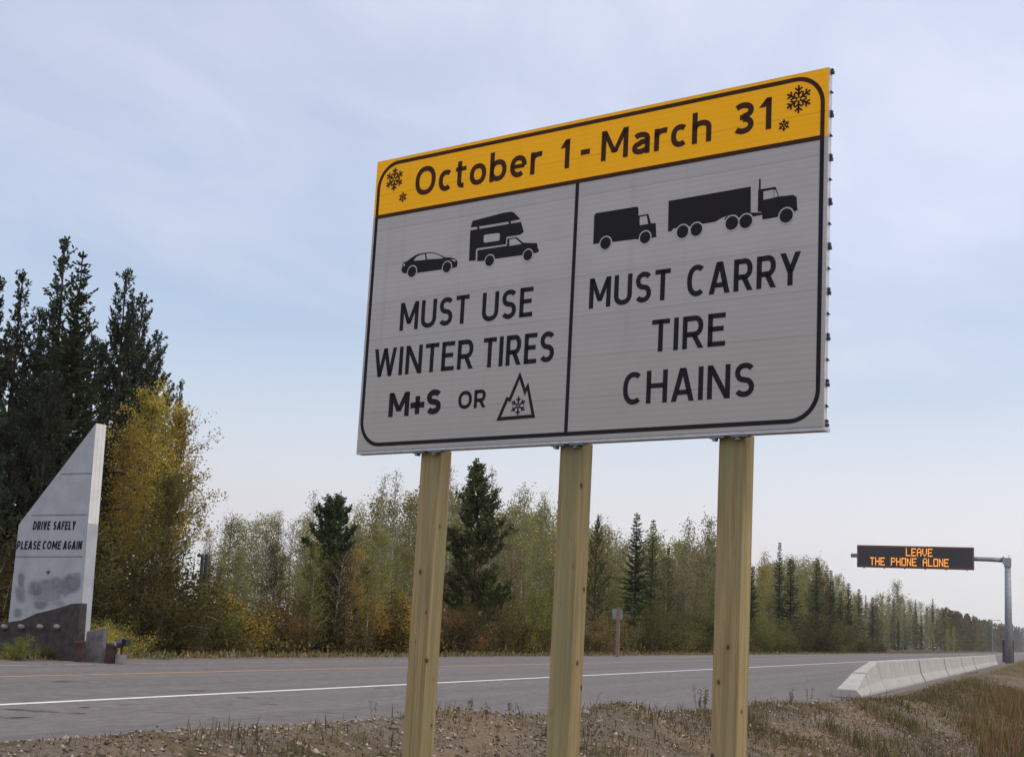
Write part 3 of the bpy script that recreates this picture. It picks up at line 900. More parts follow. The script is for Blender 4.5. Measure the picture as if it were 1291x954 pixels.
# edge clips of the planks
clip0 = None
for k in range(17):
    v = 2.39 - k * 0.15
    big = k % 2 == 0
    mb = MB()
    vv = max(v, 0.03)
    if big:
        mb.box(SW + 0.005, SW + 0.022, 0.028, 0.050, vv - 0.026, vv - 0.004); mb.box(SW + 0.005, SW + 0.017, 0.028, 0.050, vv + 0.002, min(vv + 0.020, SH))
    else:
        mb.hexa([(SW + 0.005, 0.03, v - 0.010), (SW + 0.022, 0.03, v - 0.010), (SW + 0.022, 0.045, v - 0.010), (SW + 0.005, 0.045, v - 0.010), (SW + 0.005, 0.03, v + 0.008), (SW + 0.009, 0.03, v + 0.008), (SW + 0.009, 0.045, v + 0.008), (SW + 0.005, 0.045, v + 0.008)])
    on_sign(mb, 'edge_clip', M['dark_metal'])

# posts with their angle clips
PW, PD = 0.19, 0.14
for u0, lean in ((0.628, -0.000), (1.945, 0.0), (3.245, 0.0)):
    mb = MB()
    d0 = 0.062
    mb.box(u0, u0 + PW, d0, d0 + PD, -4.2, -0.005)
    post = on_sign(mb, 'post', M['wood'], bevel=0.006)
    for a in (-0.06, PW - 0.075):
        cl = MB()
        cl.box(u0 + a, u0 + a + 0.125, 0.012, d0 - 0.004, -0.034, -0.024)
        cl.box(u0 + a + 0.03, u0 + a + 0.055, 0.02, d0 - 0.003, -0.052, -0.034)
        b = cl.build('bracket', M['galv'], post)

# ------------------------------------------------------------------ concrete barriers
def barrier_profile(hgt):
    """half widths at heights for a roadside barrier"""
    return [(0.30, 0.0), (0.30, 0.055), (0.175, 0.26), (0.095, hgt)] if hgt > 0.3 else [(0.30, 0.0), (0.29, hgt * 0.5), (0.22, hgt)]


BX = -3.96
BH = 0.71


def barrier_mesh(y0, y1, name, h0=None, h1=None):
    mb = MB()
    h0 = h0 or BH; h1 = h1 or BH

    def ringp(y, h):
        f = h / BH
        pr = [(0.30, 0.0), (0.30, 0.06), (0.18 + 0.09 * (1 - f), 0.06 + 0.22 * f), (0.10 + 0.13 * (1 - f), h)]
        return [(-a, y, z) for a, z in pr] + [(a, y, z) for a, z in reversed(pr)]
    A, B = ringp(y0, h0), ringp(y1, h1)
    n = len(A); b = len(mb.v)
    mb.v += A + B
    mb.f.append([b + k for k in range(n)]); mb.f.append([b + n + k for k in reversed(range(n))])
    for k in range(n):
        j = (k + 1) % n
        mb.f.append([b + k, b + n + k, b + n + j, b + j])
    mb.mi += [0] * (n + 2)
    return mb


nose = tag(barrier_mesh(0, 2.1, 'n', 0.17, 0.47).build('concrete_barrier', M['concrete'], bevel=0.015), 'low sloped end block of the concrete barrier beside the asphalt', 'barrier'); nose.location = (BX, 32.1, 0.0)
ramp = tag(barrier_mesh(0, 3.0, 'n', 0.49, BH).build('concrete_barrier', M['concrete'], bevel=0.015), 'ramped concrete barrier block rising from the low end block', 'barrier'); ramp.location = (BX, 34.24, 0.0)
b0_ = barrier_mesh(0, 3.96, 'n').build('concrete_barrier', M['concrete'], bevel=0.015)
tag(b0_, 'full height concrete barrier block next after the ramped one', 'barrier')
b0_.location = (BX, 37.3, 0.0)
rng = random.Random(4)
for k in range(1, 21):
    o = b0_.copy(); link(o)
    o.location = (BX + rng.uniform(-0.02, 0.02), 37.3 + 4.0 * k, rng.uniform(-0.008, 0.004))
    o.rotation_euler = (0, 0, rng.uniform(-0.003, 0.003))
    tag(o, 'pale concrete barrier block in the full height row along the road', 'barrier', 'barrier blocks in the row towards the pole')

# ------------------------------------------------------------------ message board on its mast arm
VY = 139.0
vp = np.array([0, VY, 0.0]); vn = np.array([0, 1.0, 0])
pt = lambda x, y: on_plane(x, y, vp, vn)
pb = pt(1272, 838)
board = empty('message_board', (float(pb[0]), VY, 0.0))
tag(board, 'black electronic message board with amber text on a grey mast arm', 'message board')
ox, oz = float(pb[0]), 0.0
c_tl, c_br = pt(1081.7, 689.0), pt(1228.5, 717.0)
x0, x1, z1, z0 = c_tl[0] - ox, c_br[0] - ox, float(pt(1155, 688.8)[2]), float(pt(1155, 716.8)[2])
ptop = float(pt(1268, 703)[2])
mb = MB(); mb.tube([(0, 0, -0.3), (0, 0, ptop * 0.5), (0, 0, ptop - 0.2)], [0.34, 0.30, 0.25], 16); mb.build('pole', M['galv'], board, smooth=True)
mb = MB(); mb.box(-0.32, 0.30, -0.32, 0.32, ptop - 0.75, ptop); mb.tube([(0.1, 0, ptop), (0.1, 0, ptop + 0.28)], 0.03, 6); mb.build('pole_head', M['galv'], board, bevel=0.05)
za = float(pt(1248, 705.5)[2])
mb = MB(); mb.tube([(-0.3, 0, za), (x1 * 0.5, 0, za + 0.05), (x0 - 0.62, 0, za + 0.12)], [0.21, 0.20, 0.18], 14); mb.build('arm', M['galv'], board, smooth=True)
mb = MB(); mb.box(-0.42, -0.30, -0.33, 0.33, za - 0.33, za + 0.33); mb.build('flange', M['galv'], board)
mb = MB(); mb.box(x0, x1, -0.75, -0.30, z0, z1); mb.build('cabinet', M['vms_frame'], board, bevel=0.03)
mb = MB(); mb.box(x0 + 0.14, x1 - 0.14, -0.765, -0.752, z0 + 0.14, z1 - 0.14); mb.build('display', M['vms_face'], board)
mb = MB()
for q in np.linspace(x0 + 0.6, x1 - 0.6, 6):
    mb = MB(); mb.box(q - 0.05, q + 0.05, -0.6, -0.45, z0 - 0.08, z0 - 0.002); mb.build('drain_lug', M['dark_metal'], board)
for q in (x0 + 1.2, (x0 + x1) / 2, x1 - 1.2):
    mb = MB(); mb.box(q - 0.12, q + 0.12, -0.298, 0.26, za - 0.26, za - 0.22); mb.box(q - 0.12, q + 0.12, -0.298, 0.26, za + 0.30, za + 0.34); mb.build('mount_bracket', M['galv'], board)
F57 = dict(L='10000 10000 10000 10000 10000 10000 11111', E='11111 10000 10000 11110 10000 10000 11111', A='01110 10001 10001 11111 10001 10001 10001',
           V='10001 10001 10001 10001 10001 01010 00100', T='11111 00100 00100 00100 00100 00100 00100', H='10001 10001 10001 11111 10001 10001 10001',
           P='11110 10001 10001 11110 10000 10000 10000', O='11111 10001 10001 10001 10001 10001 11111', N='10001 11001 11001 10101 10011 10011 10001')


def led_line(txt, xa, xb, zb, zt):
    mb = MB()
    n = len(txt); pitch = (xb - xa) / (n * 6 - 1); pz = (zt - zb) / 7
    for i, ch in enumerate(txt):
        if ch == ' ': continue
        for r, row in enumerate(F57[ch].split()):
            for c, bit in enumerate(row):
                if bit == '1':
                    u = xa + (i * 6 + c) * pitch; w = zt - (r + 1) * pz
                    mb.box(u + 0.06 * pitch, u + 0.94 * pitch, -0.772, -0.766, w + 0.06 * pz, w + 0.94 * pz)
    mb.build('lit_text', M['amber'], board)


zz = lambda y: float(pt(1155, y)[2])
led_line('LEAVE', float(pt(1143, 697)[0]) - ox, float(pt(1176.4, 697)[0]) - ox, zz(701.6), zz(691.6))
led_line('THE PHONE ALONE', float(pt(1098.0, 709)[0]) - ox, float(pt(1196.8, 709)[0]) - ox, zz(713.9), zz(703.9))

# dark cabinet behind the pole
cabp = on_plane(1271, 832, np.array([0, 152.0, 0]), vn)
cab = empty('equipment_cabinet', (float(cabp[0]), 152.0, 0.0))
tag(cab, 'dark upright equipment cabinet standing behind the message board pole', 'cabinet')
mb = MB(); mb.box(-0.50, 0.52, -0.3, 0.3, 0.1, 2.1); mb.build('body', M['dark_metal'], cab, bevel=0.03)
mb = MB(); mb.box(-0.46, 0.48, -0.32, -0.302, 0.2, 2.0); mb.build('door', M['dark_metal'], cab, bevel=0.006)
mb = MB(); mb.box(-0.56, 0.58, -0.36, 0.36, 2.1, 2.18); mb.build('roof', M['galv'], cab)
mb = MB(); mb.box(-0.62, 0.62, -0.42, 0.42, -0.5, 0.098); mb.build('base', M['stone'], cab)

# far street lamp
lp = on_plane(1251.5, 818, np.array([0, 420.0, 0]), vn)
lamp = empty('street_lamp', (float(lp[0]), 420.0, 0.0))
tag(lamp, 'thin grey street lamp far down the road before the wood', 'street lamp')
lh = float(on_plane(1251, 781.5, np.array([0, 420.0, 0]), vn)[2])
mb = MB(); mb.tube([(0, 0, -0.3), (0, 0, lh)], [0.10, 0.06], 8); mb.build('pole', M['galv'], lamp)
mb = MB(); mb.tube([(0, 0, lh - 0.1), (0.6, 0, lh + 0.05), (1.3, 0, lh + 0.05)], 0.06, 6); mb.build('arm', M['galv'], lamp)
mb = MB(); mb.box(1.25, 2.1, -0.16, 0.16, lh - 0.06, lh + 0.12); mb.build('lamp_head', M['galv'], lamp)

# ------------------------------------------------------------------ tapered welcome slab
un = np.array([0.974, -0.225, 0.0]); un /= np.linalg.norm(un)
wn_ = np.array([un[1], -un[0], 0.0])                # out of its face, towards the road user
wp = ground(101, 833)
slab = empty('welcome_sign', (float(wp[0]), float(wp[1]), 0.0))
tag(slab, 'tall tapered pale slab with black farewell lettering before dark pines', 'welcome sign')
slab.matrix_world = Matrix([[un[0], -wn_[0], 0, wp[0]], [un[1], -wn_[1], 0, wp[1]], [0, 0, 1, 0], [0, 0, 0, 1]])


def sl_(px, py, off=0.0):
    q = on_plane(px, py, wp + wn_ * off, wn_) - wp
    return float(q @ un), float(q[2])


ap, bl_t, bl_b = sl_(121, 533.5), sl_(23.5, 661), sl_(10.5, 782)
brt = sl_(100.3, 797)
uL0, uR0 = bl_b[0], brt[0]
apex_u = ap[0]
body = [ap, bl_t, bl_b, (bl_b[0] - 0.02, -0.3), (brt[0] - 0.02, -0.3), brt]
ST = 0.30
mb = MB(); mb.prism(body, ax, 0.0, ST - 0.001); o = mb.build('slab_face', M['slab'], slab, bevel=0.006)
# pale return edge with two grooves
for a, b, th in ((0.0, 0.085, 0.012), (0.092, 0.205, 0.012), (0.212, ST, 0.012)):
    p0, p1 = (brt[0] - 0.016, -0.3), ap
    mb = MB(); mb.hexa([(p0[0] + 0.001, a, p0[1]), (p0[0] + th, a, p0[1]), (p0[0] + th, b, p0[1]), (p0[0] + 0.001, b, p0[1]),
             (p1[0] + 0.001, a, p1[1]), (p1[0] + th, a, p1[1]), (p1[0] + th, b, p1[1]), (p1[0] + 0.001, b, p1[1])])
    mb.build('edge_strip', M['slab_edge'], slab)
for (xa, ya), (xb, yb) in (((77, 597.5), (116, 596.5)), ((40, 649.5), (110, 648.5)), ((19.5, 701.5), (104.5, 701.5))):
    a, b = sl_(xa, ya), sl_(xb, yb)
    mb = MB(); mb.prism([(a[0], a[1] - 0.010), (b[0], b[1] - 0.010), (b[0], b[1] + 0.010), (a[0], a[1] + 0.010)], ax, -0.002, 0.0)
    mb.build('panel_joint', M['stone'], slab)


def slab_text(words, dv):
    for s, xa, xb, yb, yt in words:
        mb = MB()
        a, b, tt = sl_(xa, yb), sl_(xb, yb), sl_(xa, yt)
        word(mb, s, a[0], b[0], (a[1] + b[1]) / 2, tt[1] - a[1], 0.042, None, 0.12, -0.004, 0.0)
        mb.build('lettering', M['black'], slab)


slab_text([('DRIVE', 41.0, 62.5, 667.6, 656.8), ('SAFELY', 66.5, 94.5, 667.6, 656.8)], 0)
slab_text([('PLEASE', 20.5, 50.0, 692.3, 681.6), ('COME', 53.0, 76.0, 692.3, 681.6), ('AGAIN', 79.0, 102.5, 692.3, 681.6)], 0)
# faded mural: washed grey hills, drawn as ragged patches of paint
rng = random.Random(9)


def patch(poly, n=3, amp=0.04):
    pts = []
    for i, p in enumerate(poly):
        q = poly[(i + 1) % len(poly)]
        for k in range(n):
            f = k / n
            pts.append((p[0] + (q[0] - p[0]) * f + rng.uniform(-amp, amp), p[1] + (q[1] - p[1]) * f + rng.uniform(-amp, amp)))
    return pts


mz = lambda x, y: sl_(x / 9.538, 700 + y / 9.538)
t = NT('mural_wash')
nz = t.noise(t.coords(), 2.2, 6, 0.75)
bs = t.n('ShaderNodeBsdfPrincipled'); bs.inputs['Base Color'].default_value = (0.12, 0.13, 0.13, 1); bs.inputs['Roughness'].default_value = 0.8
tp = t.n('ShaderNodeBsdfTransparent'); mxs = t.n('ShaderNodeMixShader')
fa_ = t.n('ShaderNodeAttribute'); fa_.attribute_name = 'fade'; fade = []
t.l(t.math('MULTIPLY', t.rng(nz, 0.30, 0.70, 0.30, 0.62), fa_.outputs['Fac']), mxs.inputs[0]); t.l(tp.outputs[0], mxs.inputs[1]); t.l(bs.outputs[0], mxs.inputs[2]); t.l(mxs.outputs[0], t.out.inputs['Surface'])
blobs = [(235, 300, 45, 110, 1.0), (225, 450, 70, 110, 0.9), (240, 540, 60, 40, 0.6), (420, 400, 110, 110, 1.0), (560, 390, 130, 140, 0.8), (640, 300, 80, 60, 0.8), (740, 380, 150, 130, 0.9), (860, 330, 120, 120, 1.0), (900, 250, 70, 60, 0.8), (480, 590, 110, 60, 0.8), (190, 690, 80, 70, 0.9), (710, 580, 90, 35, 0.5), (560, 500, 200, 60, 0.6)]
GW, GH = 46, 40
vs2, fc2 = [], []
for gj in range(GH + 1):
    for gi in range(GW + 1):
        X_ = 140 + (965 - 140) * gi / GW; Y_ = 170 + (790 - 170) * gj / GH
        nz_ = 0.28 * mnoise.noise(Vector((X_ / 70, Y_ / 55, 1.7))) + 0.15 * mnoise.noise(Vector((X_ / 26, Y_ / 24, 5.7)))
        f_ = 0.0
        for bx, by, ra, rb2, st_ in blobs:
            q_ = math.sqrt(((X_ - bx) / ra) ** 2 + ((Y_ - by) / rb2) ** 2) + nz_
            f_ = max(f_, st_ * (1 - sstep(0.55, 1.15, q_)))
        edge_ = min(1, gi / 3, (GW - gi) / 2, gj / 3, (GH - gj) / 3)
        uu, vv_ = mz(X_ + (790 - Y_) * 0.045, Y_)
        vs2.append(ax(uu, vv_, -0.0025)); fade.append(f_ * max(0, edge_))
for gj in range(GH):
    for gi in range(GW):
        q_ = gj * (GW + 1) + gi; fc2.append((q_, q_ + 1, q_ + GW + 2, q_ + GW + 1))
mo_ = bpy.data.meshes.new('mural'); mo_.from_pydata(vs2, [], fc2); mo_.materials.append(t.m)
at_ = mo_.attributes.new('fade', 'FLOAT', 'POINT'); at_.data.foreach_set('value', fade)
link(bpy.data.objects.new('mural', mo_), slab)
mb = MB(); mb.prism(patch([mz(555, 205), mz(575, 180), mz(605, 172), mz(600, 205), mz(580, 225)], 2, 0.01), ax, -0.007, -0.0062); mb.build('red_mark', M['red'], slab)
# dark plinth wall in front with a rising ragged top
pl = MB()
OFF = 0.22
PA = [sl_(-60, 800, OFF), sl_(2, 785, OFF), sl_(10, 784, OFF), sl_(28, 781, OFF), sl_(45, 773, OFF), sl_(62, 769, OFF), sl_(83, 763, OFF), sl_(90, 760.5, OFF), sl_(101, 760, OFF)]
PA = [(a, b) for a, b in PA]
fr = [(PA[0][0], -0.3)] + PA + [(sl_(99, 800, OFF)[0], -0.3)]
bm_poly = list(reversed(fr))
pl.prism(bm_poly, ax, -OFF, -0.012)
plo = pl.build('plinth', M['stain'], slab, bevel=0.01)
for k, x in enumerate((3.5, 25, 48.5, 70)):
    mb = MB(); cu, cv = sl_(x, 790, OFF + 0.1)
    mb.tube([(cu, -OFF, cv), (cu, -OFF - 0.06, cv), (cu, -OFF - 0.12, cv + 0.01), (cu, -OFF - 0.15, cv + 0.01)], [0.055, 0.065, 0.055, 0.02], 12)
    mb.build('bolt_cap', M['pale'], plo, smooth=True)
# block, brown stumps beside the slab
def lump(name, px0, px1, ptop_, off, dep, mat, label, cat, topl=None, group=None):
    """a free standing block seen between two sight lines, its foot on the ground"""
    a = on_plane(px0, 833, wp + wn_ * off, wn_); b = on_plane(px1, 833, wp + wn_ * off, wn_)
    tl = on_plane(px0, ptop_, wp + wn_ * off, wn_)[2]; tr_ = on_plane(px1, topl if topl else ptop_, wp + wn_ * off, wn_)[2]
    w = np.linalg.norm(b - a)
    o_ = MB()
    o_.hexa([(0, 0, -0.3), (w, 0, -0.3), (w, dep, -0.3), (0, dep, -0.3), (0.02, 0.02, tl), (w - 0.03, 0.02, tr_), (w - 0.03, dep - 0.02, tr_), (0.02, dep - 0.02, tl)])
    ob = o_.build(name, mat, bevel=0.03)
    ob.matrix_world = Matrix([[un[0], -wn_[0], 0, a[0]], [un[1], -wn_[1], 0, a[1]], [0, 0, 1, 0], [0, 0, 0, 1]])
    return tag(ob, label, cat, group)


lump('stone_block', 104, 128, 795, 0.15, 0.16, M['stone'], 'grey concrete block standing against the pale edge of the slab', 'block', 791)
lump('timber_stump', 89.5, 103, 807, 0.45, 0.14, M['rust'], 'rust brown stump in front of the grey concrete block', 'stump')
lump('timber_stump', 129.5, 143, 809, 0.2, 0.14, M['rust'], 'rust brown stump between the grey block and the floodlight', 'stump', 812)
fb = on_plane(152, 834, wp + wn_ * 0.2, wn_)
fl = empty('flood_light', (float(fb[0]), float(fb[1]), 0.0), -0.4)
tag(fl, 'small black floodlight on a pale round concrete base beside the slab', 'floodlight')
mb = MB(); mb.tube([(0, 0, -0.3), (0, 0, 0.21)], [0.125, 0.118], 16); mb.build('base', M['pale'], fl)
mb = MB(); mb.tube([(0, 0, 0.21), (0, 0, 0.40)], 0.025, 8); mb.build('stem', M['dark_metal'], fl)
mb = MB(); mb.tube([(0.01, -0.02, 0.46), (-0.04, -0.13, 0.44)], [0.09, 0.115], 14); mb.box(-0.19, 0.19, -0.02, 0.09, 0.39, 0.54); mb.build('lamp_housing', M['dark_metal'], fl)
mb = MB(); mb.tube([(-0.0415, -0.134, 0.439), (-0.044, -0.142, 0.4385)], [0.06, 0.055], 12); mb.build('lens', M['lamp_glass'], fl)

# small marker on a brown post across the road, seen from its back
mp_ = ground(778, 827.5)
mk = empty('marker_sign', (float(mp_[0]), float(mp_[1]), 0.0))
tag(mk, 'small white marker plate on a brown post across the road', 'marker sign')
mh = float(on_plane(778, 765.5, mp_, vn)[2])
mb = MB(); mb.box(-0.075, 0.075, -0.06, 0.06, -0.4, mh); mb.build('post', mat_simple('weathered_brown_post', (0.19, 0.13, 0.10), 0.85, 0, 0.15, 5), mk)
a, b = on_plane(771.8, 767, mp_, vn) - mp_, on_plane(784, 780.5, mp_, vn) - mp_
mb = MB(); mb.box(float(a[0]), float(b[0]), 0.062, 0.075, float(b[2]), float(a[2])); mb.build('plate', M['galv'], mk)

# twin dark posts among the yellow aspens
tp_ = at_x(258, 834, -25.5)
tw = empty('twin_post', (float(tp_[0]), float(tp_[1]), 0.0))
tag(tw, 'pair of thin dark posts with a short arm among yellow aspens', 'post')
q0, q1, q2 = at_x(255.5, 700, -25.5), at_x(260.5, 698, -25.5), at_x(250, 700, -25.5)
for q in (q0, q1):
    mb = MB(); mb.tube([(float(q[0] - tp_[0]), float(q[1] - tp_[1]), -0.3), (float(q[0] - tp_[0]), float(q[1] - tp_[1]), float(q[2]))], 0.055, 8); mb.build('post', M['dark_metal'], tw)
mb = MB(); mb.tube([q0 - tp_ * [1, 1, 0], q2 - tp_ * [1, 1, 0]], 0.05, 6); mb.build('arm', M['dark_metal'], tw)

# ------------------------------------------------------------------ vegetation
def leaf_faces(C, D, L, Wd, rs):
    """rhombic leaves: centres C, directions D (unit), lengths L, widths Wd -> V, F"""
    n = len(C)
    a = rs.normal(size=(n, 3)); s = np.cross(D, a); s /= np.linalg.norm(s, axis=1, keepdims=True) + 1e-9
    L = np.broadcast_to(L, (n,))[:, None]; Wd = np.broadcast_to(Wd, (n,))[:, None]
    V = np.empty((n, 4, 3))
    V[:, 0] = C - D * L / 2; V[:, 1] = C + s * Wd / 2 + D * L * 0.08; V[:, 2] = C + D * L / 2; V[:, 3] = C - s * Wd / 2 + D * L * 0.08
    return V.reshape(-1, 3), np.arange(n * 4).reshape(n, 4)


def unit(v):
    return v / (np.linalg.norm(v, axis=-1, keepdims=True) + 1e-9)


def crown_mesh(name, C, D, L, Wd, mat, rs):
    V, F = leaf_faces(np.asarray(C), unit(np.asarray(D)), np.asarray(L), np.asarray(Wd), rs)
    return mesh_np(name, V, [F], [mat])


def gen_spruce(seed, h=8.0, r0=1.35, fine=1.0, sparse=0.0):
    rs = np.random.RandomState(seed)
    tk = MB(); tk.tube([(0, 0, -0.4), (0.03, 0, h * 0.5), (0, 0, h * 0.985)], [0.11 * h / 8, 0.065 * h / 8, 0.012], 7)
    C, D, L = [], [], []
    z = h * 0.03
    while z < h * 0.985:
        f = z / h
        nb = rs.randint(5, 8)
        a0 = rs.rand() * 6.28
        for k in range(nb):
            if rs.rand() < sparse: continue
            a = a0 + k * 6.28 / nb + rs.normal() * 0.25
            ln = (r0 * (1 - f) ** 0.82 * (0.42 + 0.75 * rs.rand()) + 0.05) * (0.85 if f < 0.1 else 1)
            el = -0.28 + 0.95 * f + rs.normal() * 0.19
            d = np.array([math.cos(a) * math.cos(el), math.sin(a) * math.cos(el), math.sin(el)])
            npt = max(2, int(ln / (0.10 / fine)))
            side = np.array([-math.sin(a), math.cos(a), 0])
            if ln > 0.35: tk.tube([(0, 0, z), tuple(np.array([0, 0, z]) + d * ln * 0.9)], [0.016, 0.004], 3, caps=False)
            for i in range(npt):
                t = (i + 0.6) / npt
                p = np.array([0, 0, z]) + d * ln * t + np.array([0, 0, 0.10 * ln * t * t])
                for sgn in (-1, 1, 0):
                    q = unit(d + side * sgn * (0.8 + 0.3 * rs.rand()) + np.array([0, 0, -0.25 + 0.3 * rs.rand()]) + rs.normal(size=3) * 0.15)
                    l = (0.13 + 0.14 * (1 - t) * min(1, ln)) * (0.8 + 0.5 * rs.rand()) / fine ** 0.5
                    C.append(p + q * l * 0.4); D.append(q); L.append(l)
        z += h * (0.016 + 0.010 * rs.rand()) / fine ** 0.4
    for i in range(14):
        q = unit(np.array([0, 0, 1.0]) + rs.normal(size=3) * 0.45); C.append(np.array([0, 0, h * (0.955 + 0.04 * rs.rand())])); D.append(q); L.append(0.16)
    L = np.array(L)
    return tk.mesh('trunk', M['bark_dark']), crown_mesh('crown', C, D, L, L * 0.42, M['spruce'], rs), h


def gen_pine(seed, h=11.0, r0=1.7, low=0.10, gap=0.25, fine=1.0, full=1.0, mat='pine', dome=0.62):
    rs = np.random.RandomState(seed)
    tk = MB(); bend = rs.normal(size=2) * 0.12
    cx = lambda z: np.array([bend[0] * math.sin(z / h * 3), bend[1] * math.sin(z / h * 2.4), z])
    tk.tube([tuple(cx(z)) for z in (-0.4, h * 0.3, h * 0.6, h * 0.85, h * 0.99)], [0.14 * h / 11, 0.11 * h / 11, 0.075 * h / 11, 0.035, 0.012], 8)
    C, D, L = [], [], []
    z = h * low
    while z < h * 0.985:
        f = (z / h - low) / (1 - low)
        nb = rs.randint(3, 6)
        a0 = rs.rand() * 6.28
        for k in range(nb):
            if rs.rand() < gap: continue
            a = a0 + k * 6.28 / nb + rs.normal() * 0.35
            prof = min(1.0, 0.55 + 1.6 * f) * (1 - f) ** dome
            ln = r0 * prof * (0.5 + 0.75 * rs.rand()) + 0.10
            el = -0.10 + 0.85 * f + rs.normal() * 0.18
            p = cx(z); d = np.array([math.cos(a) * math.cos(el), math.sin(a) * math.cos(el), math.sin(el)])
            pts = [p.copy()]
            nseg = 4
            for i in range(nseg):
                d = unit(d + np.array([0, 0, 0.16]) + rs.normal(size=3) * 0.10); p = p + d * ln / nseg; pts.append(p.copy())
            tk.tube([tuple(q) for q in pts], [0.022, 0.018, 0.013, 0.009, 0.004], 3, caps=False)
            # twigs with brushes of needles that turn upwards
            ntw = max(2, int(ln / 0.17 * full))
            for j in range(ntw):
                t = 0.30 + 0.70 * (j + rs.rand()) / ntw if ln > 0.4 else rs.rand()
                i = min(nseg - 1, int(t * nseg)); q = pts[i] + (pts[i + 1] - pts[i]) * (t * nseg - i)
                td = unit(d * 0.6 + np.array([0, 0, 0.75]) + rs.normal(size=3) * 0.5)
                tl = (0.18 + 0.22 * rs.rand()) * min(1.0, 0.6 + ln)
                m = int(11 * fine)
                for w in range(m):
                    s = rs.rand()
                    nd = unit(td * 0.75 + rs.normal(size=3) * 0.62)
                    ll = 0.13 * (0.8 + 0.5 * rs.rand()) / fine ** 0.3
                    C.append(q + td * tl * s + nd * ll * 0.45); D.append(nd); L.append(ll)
        z += h * (0.021 + 0.018 * rs.rand())
    for i in range(26):
        q = unit(np.array([0, 0, 1.2]) + rs.normal(size=3) * 0.5); C.append(cx(h * (0.93 + 0.065 * rs.rand()))); D.append(q); L.append(0.15)
    L = np.array(L)
    return tk.mesh('trunk', M['bark_dark']), crown_mesh('crown', C, D, L, L * 0.46, M[mat], rs), h


def gen_aspen(seed, h=6.0, r0=0.85, leaves=3200, size=0.085, bare=0.35, low=0.12, bark='bark_pale', mat='olive', spread=0.15, shape=0.55):
    """thin stem, rising limbs; the top holds few leaves"""
    rs = np.random.RandomState(seed)
    tk = MB(); bend = rs.normal(size=2) * 0.22
    cx = lambda z: np.array([bend[0] * (z / h) ** 1.5, bend[1] * math.sin(z / h * 2.6) * 0.6, z])
    tk.tube([tuple(cx(z)) for z in (-0.4, h * 0.25, h * 0.5, h * 0.75, h * 0.98)], [0.062 * h / 6, 0.05 * h / 6, 0.036 * h / 6, 0.02 * h / 6, 0.005], 6)
    tips = []
    nl = int(h * 8.5)
    for i in range(nl):
        f = low + (0.97 - low) * ((i + rs.rand()) / nl)
        a = i * 2.39996 + rs.normal() * 0.4
        prof = (min(1, 0.35 + 2.0 * f) * (1 - f) ** shape)
        ln = r0 * prof * (0.7 + 0.6 * rs.rand()) + 0.12
        el = 0.45 + 0.5 * f + rs.normal() * 0.18
        d = np.array([math.cos(a) * math.cos(el), math.sin(a) * math.cos(el), math.sin(el)])
        p = cx(h * f); pts = [p]
        for s in range(3):
            d = unit(d + np.array([0, 0, 0.10]) + rs.normal(size=3) * 0.14); p = p + d * ln / 3 * 1.15; pts.append(p)
        tk.tube([tuple(q) for q in pts], [0.016 * h / 6, 0.012, 0.008, 0.004], 3, caps=False)
        for s in range(3):
            b = pts[1 + min(2, s)]; dd = unit(d + rs.normal(size=3) * 0.6); e = b + dd * (0.16 + 0.22 * rs.rand()) * min(1, ln)
            tk.tube([tuple(b), tuple(e)], [0.006, 0.003], 3, caps=False)
            tips.append((b, e, f)); tips.append((pts[s], pts[s + 1], f))
    wgt = np.array([max(0.05, (1 - bare * 1.2 * max(0, (t[2] - 0.45) / 0.55))) * (0.06 + rs.rand() ** 2.5) for t in tips]); wgt /= wgt.sum()
    pick = rs.choice(len(tips), size=leaves, p=wgt)
    A = np.array([t[0] for t in tips])[pick]; B = np.array([t[1] for t in tips])[pick]
    C = A + (B - A) * rs.rand(leaves, 1) + rs.normal(size=(leaves, 3)) * spread * np.array([1, 1, 0.8])
    D = unit(rs.normal(size=(leaves, 3)) + np.array([0, 0, -0.5]))
    L = size * (0.7 + 0.6 * rs.rand(leaves))
    return tk.mesh('trunk', M[bark]), crown_mesh('crown', C, D, L, L * 0.75, M[mat], rs), h


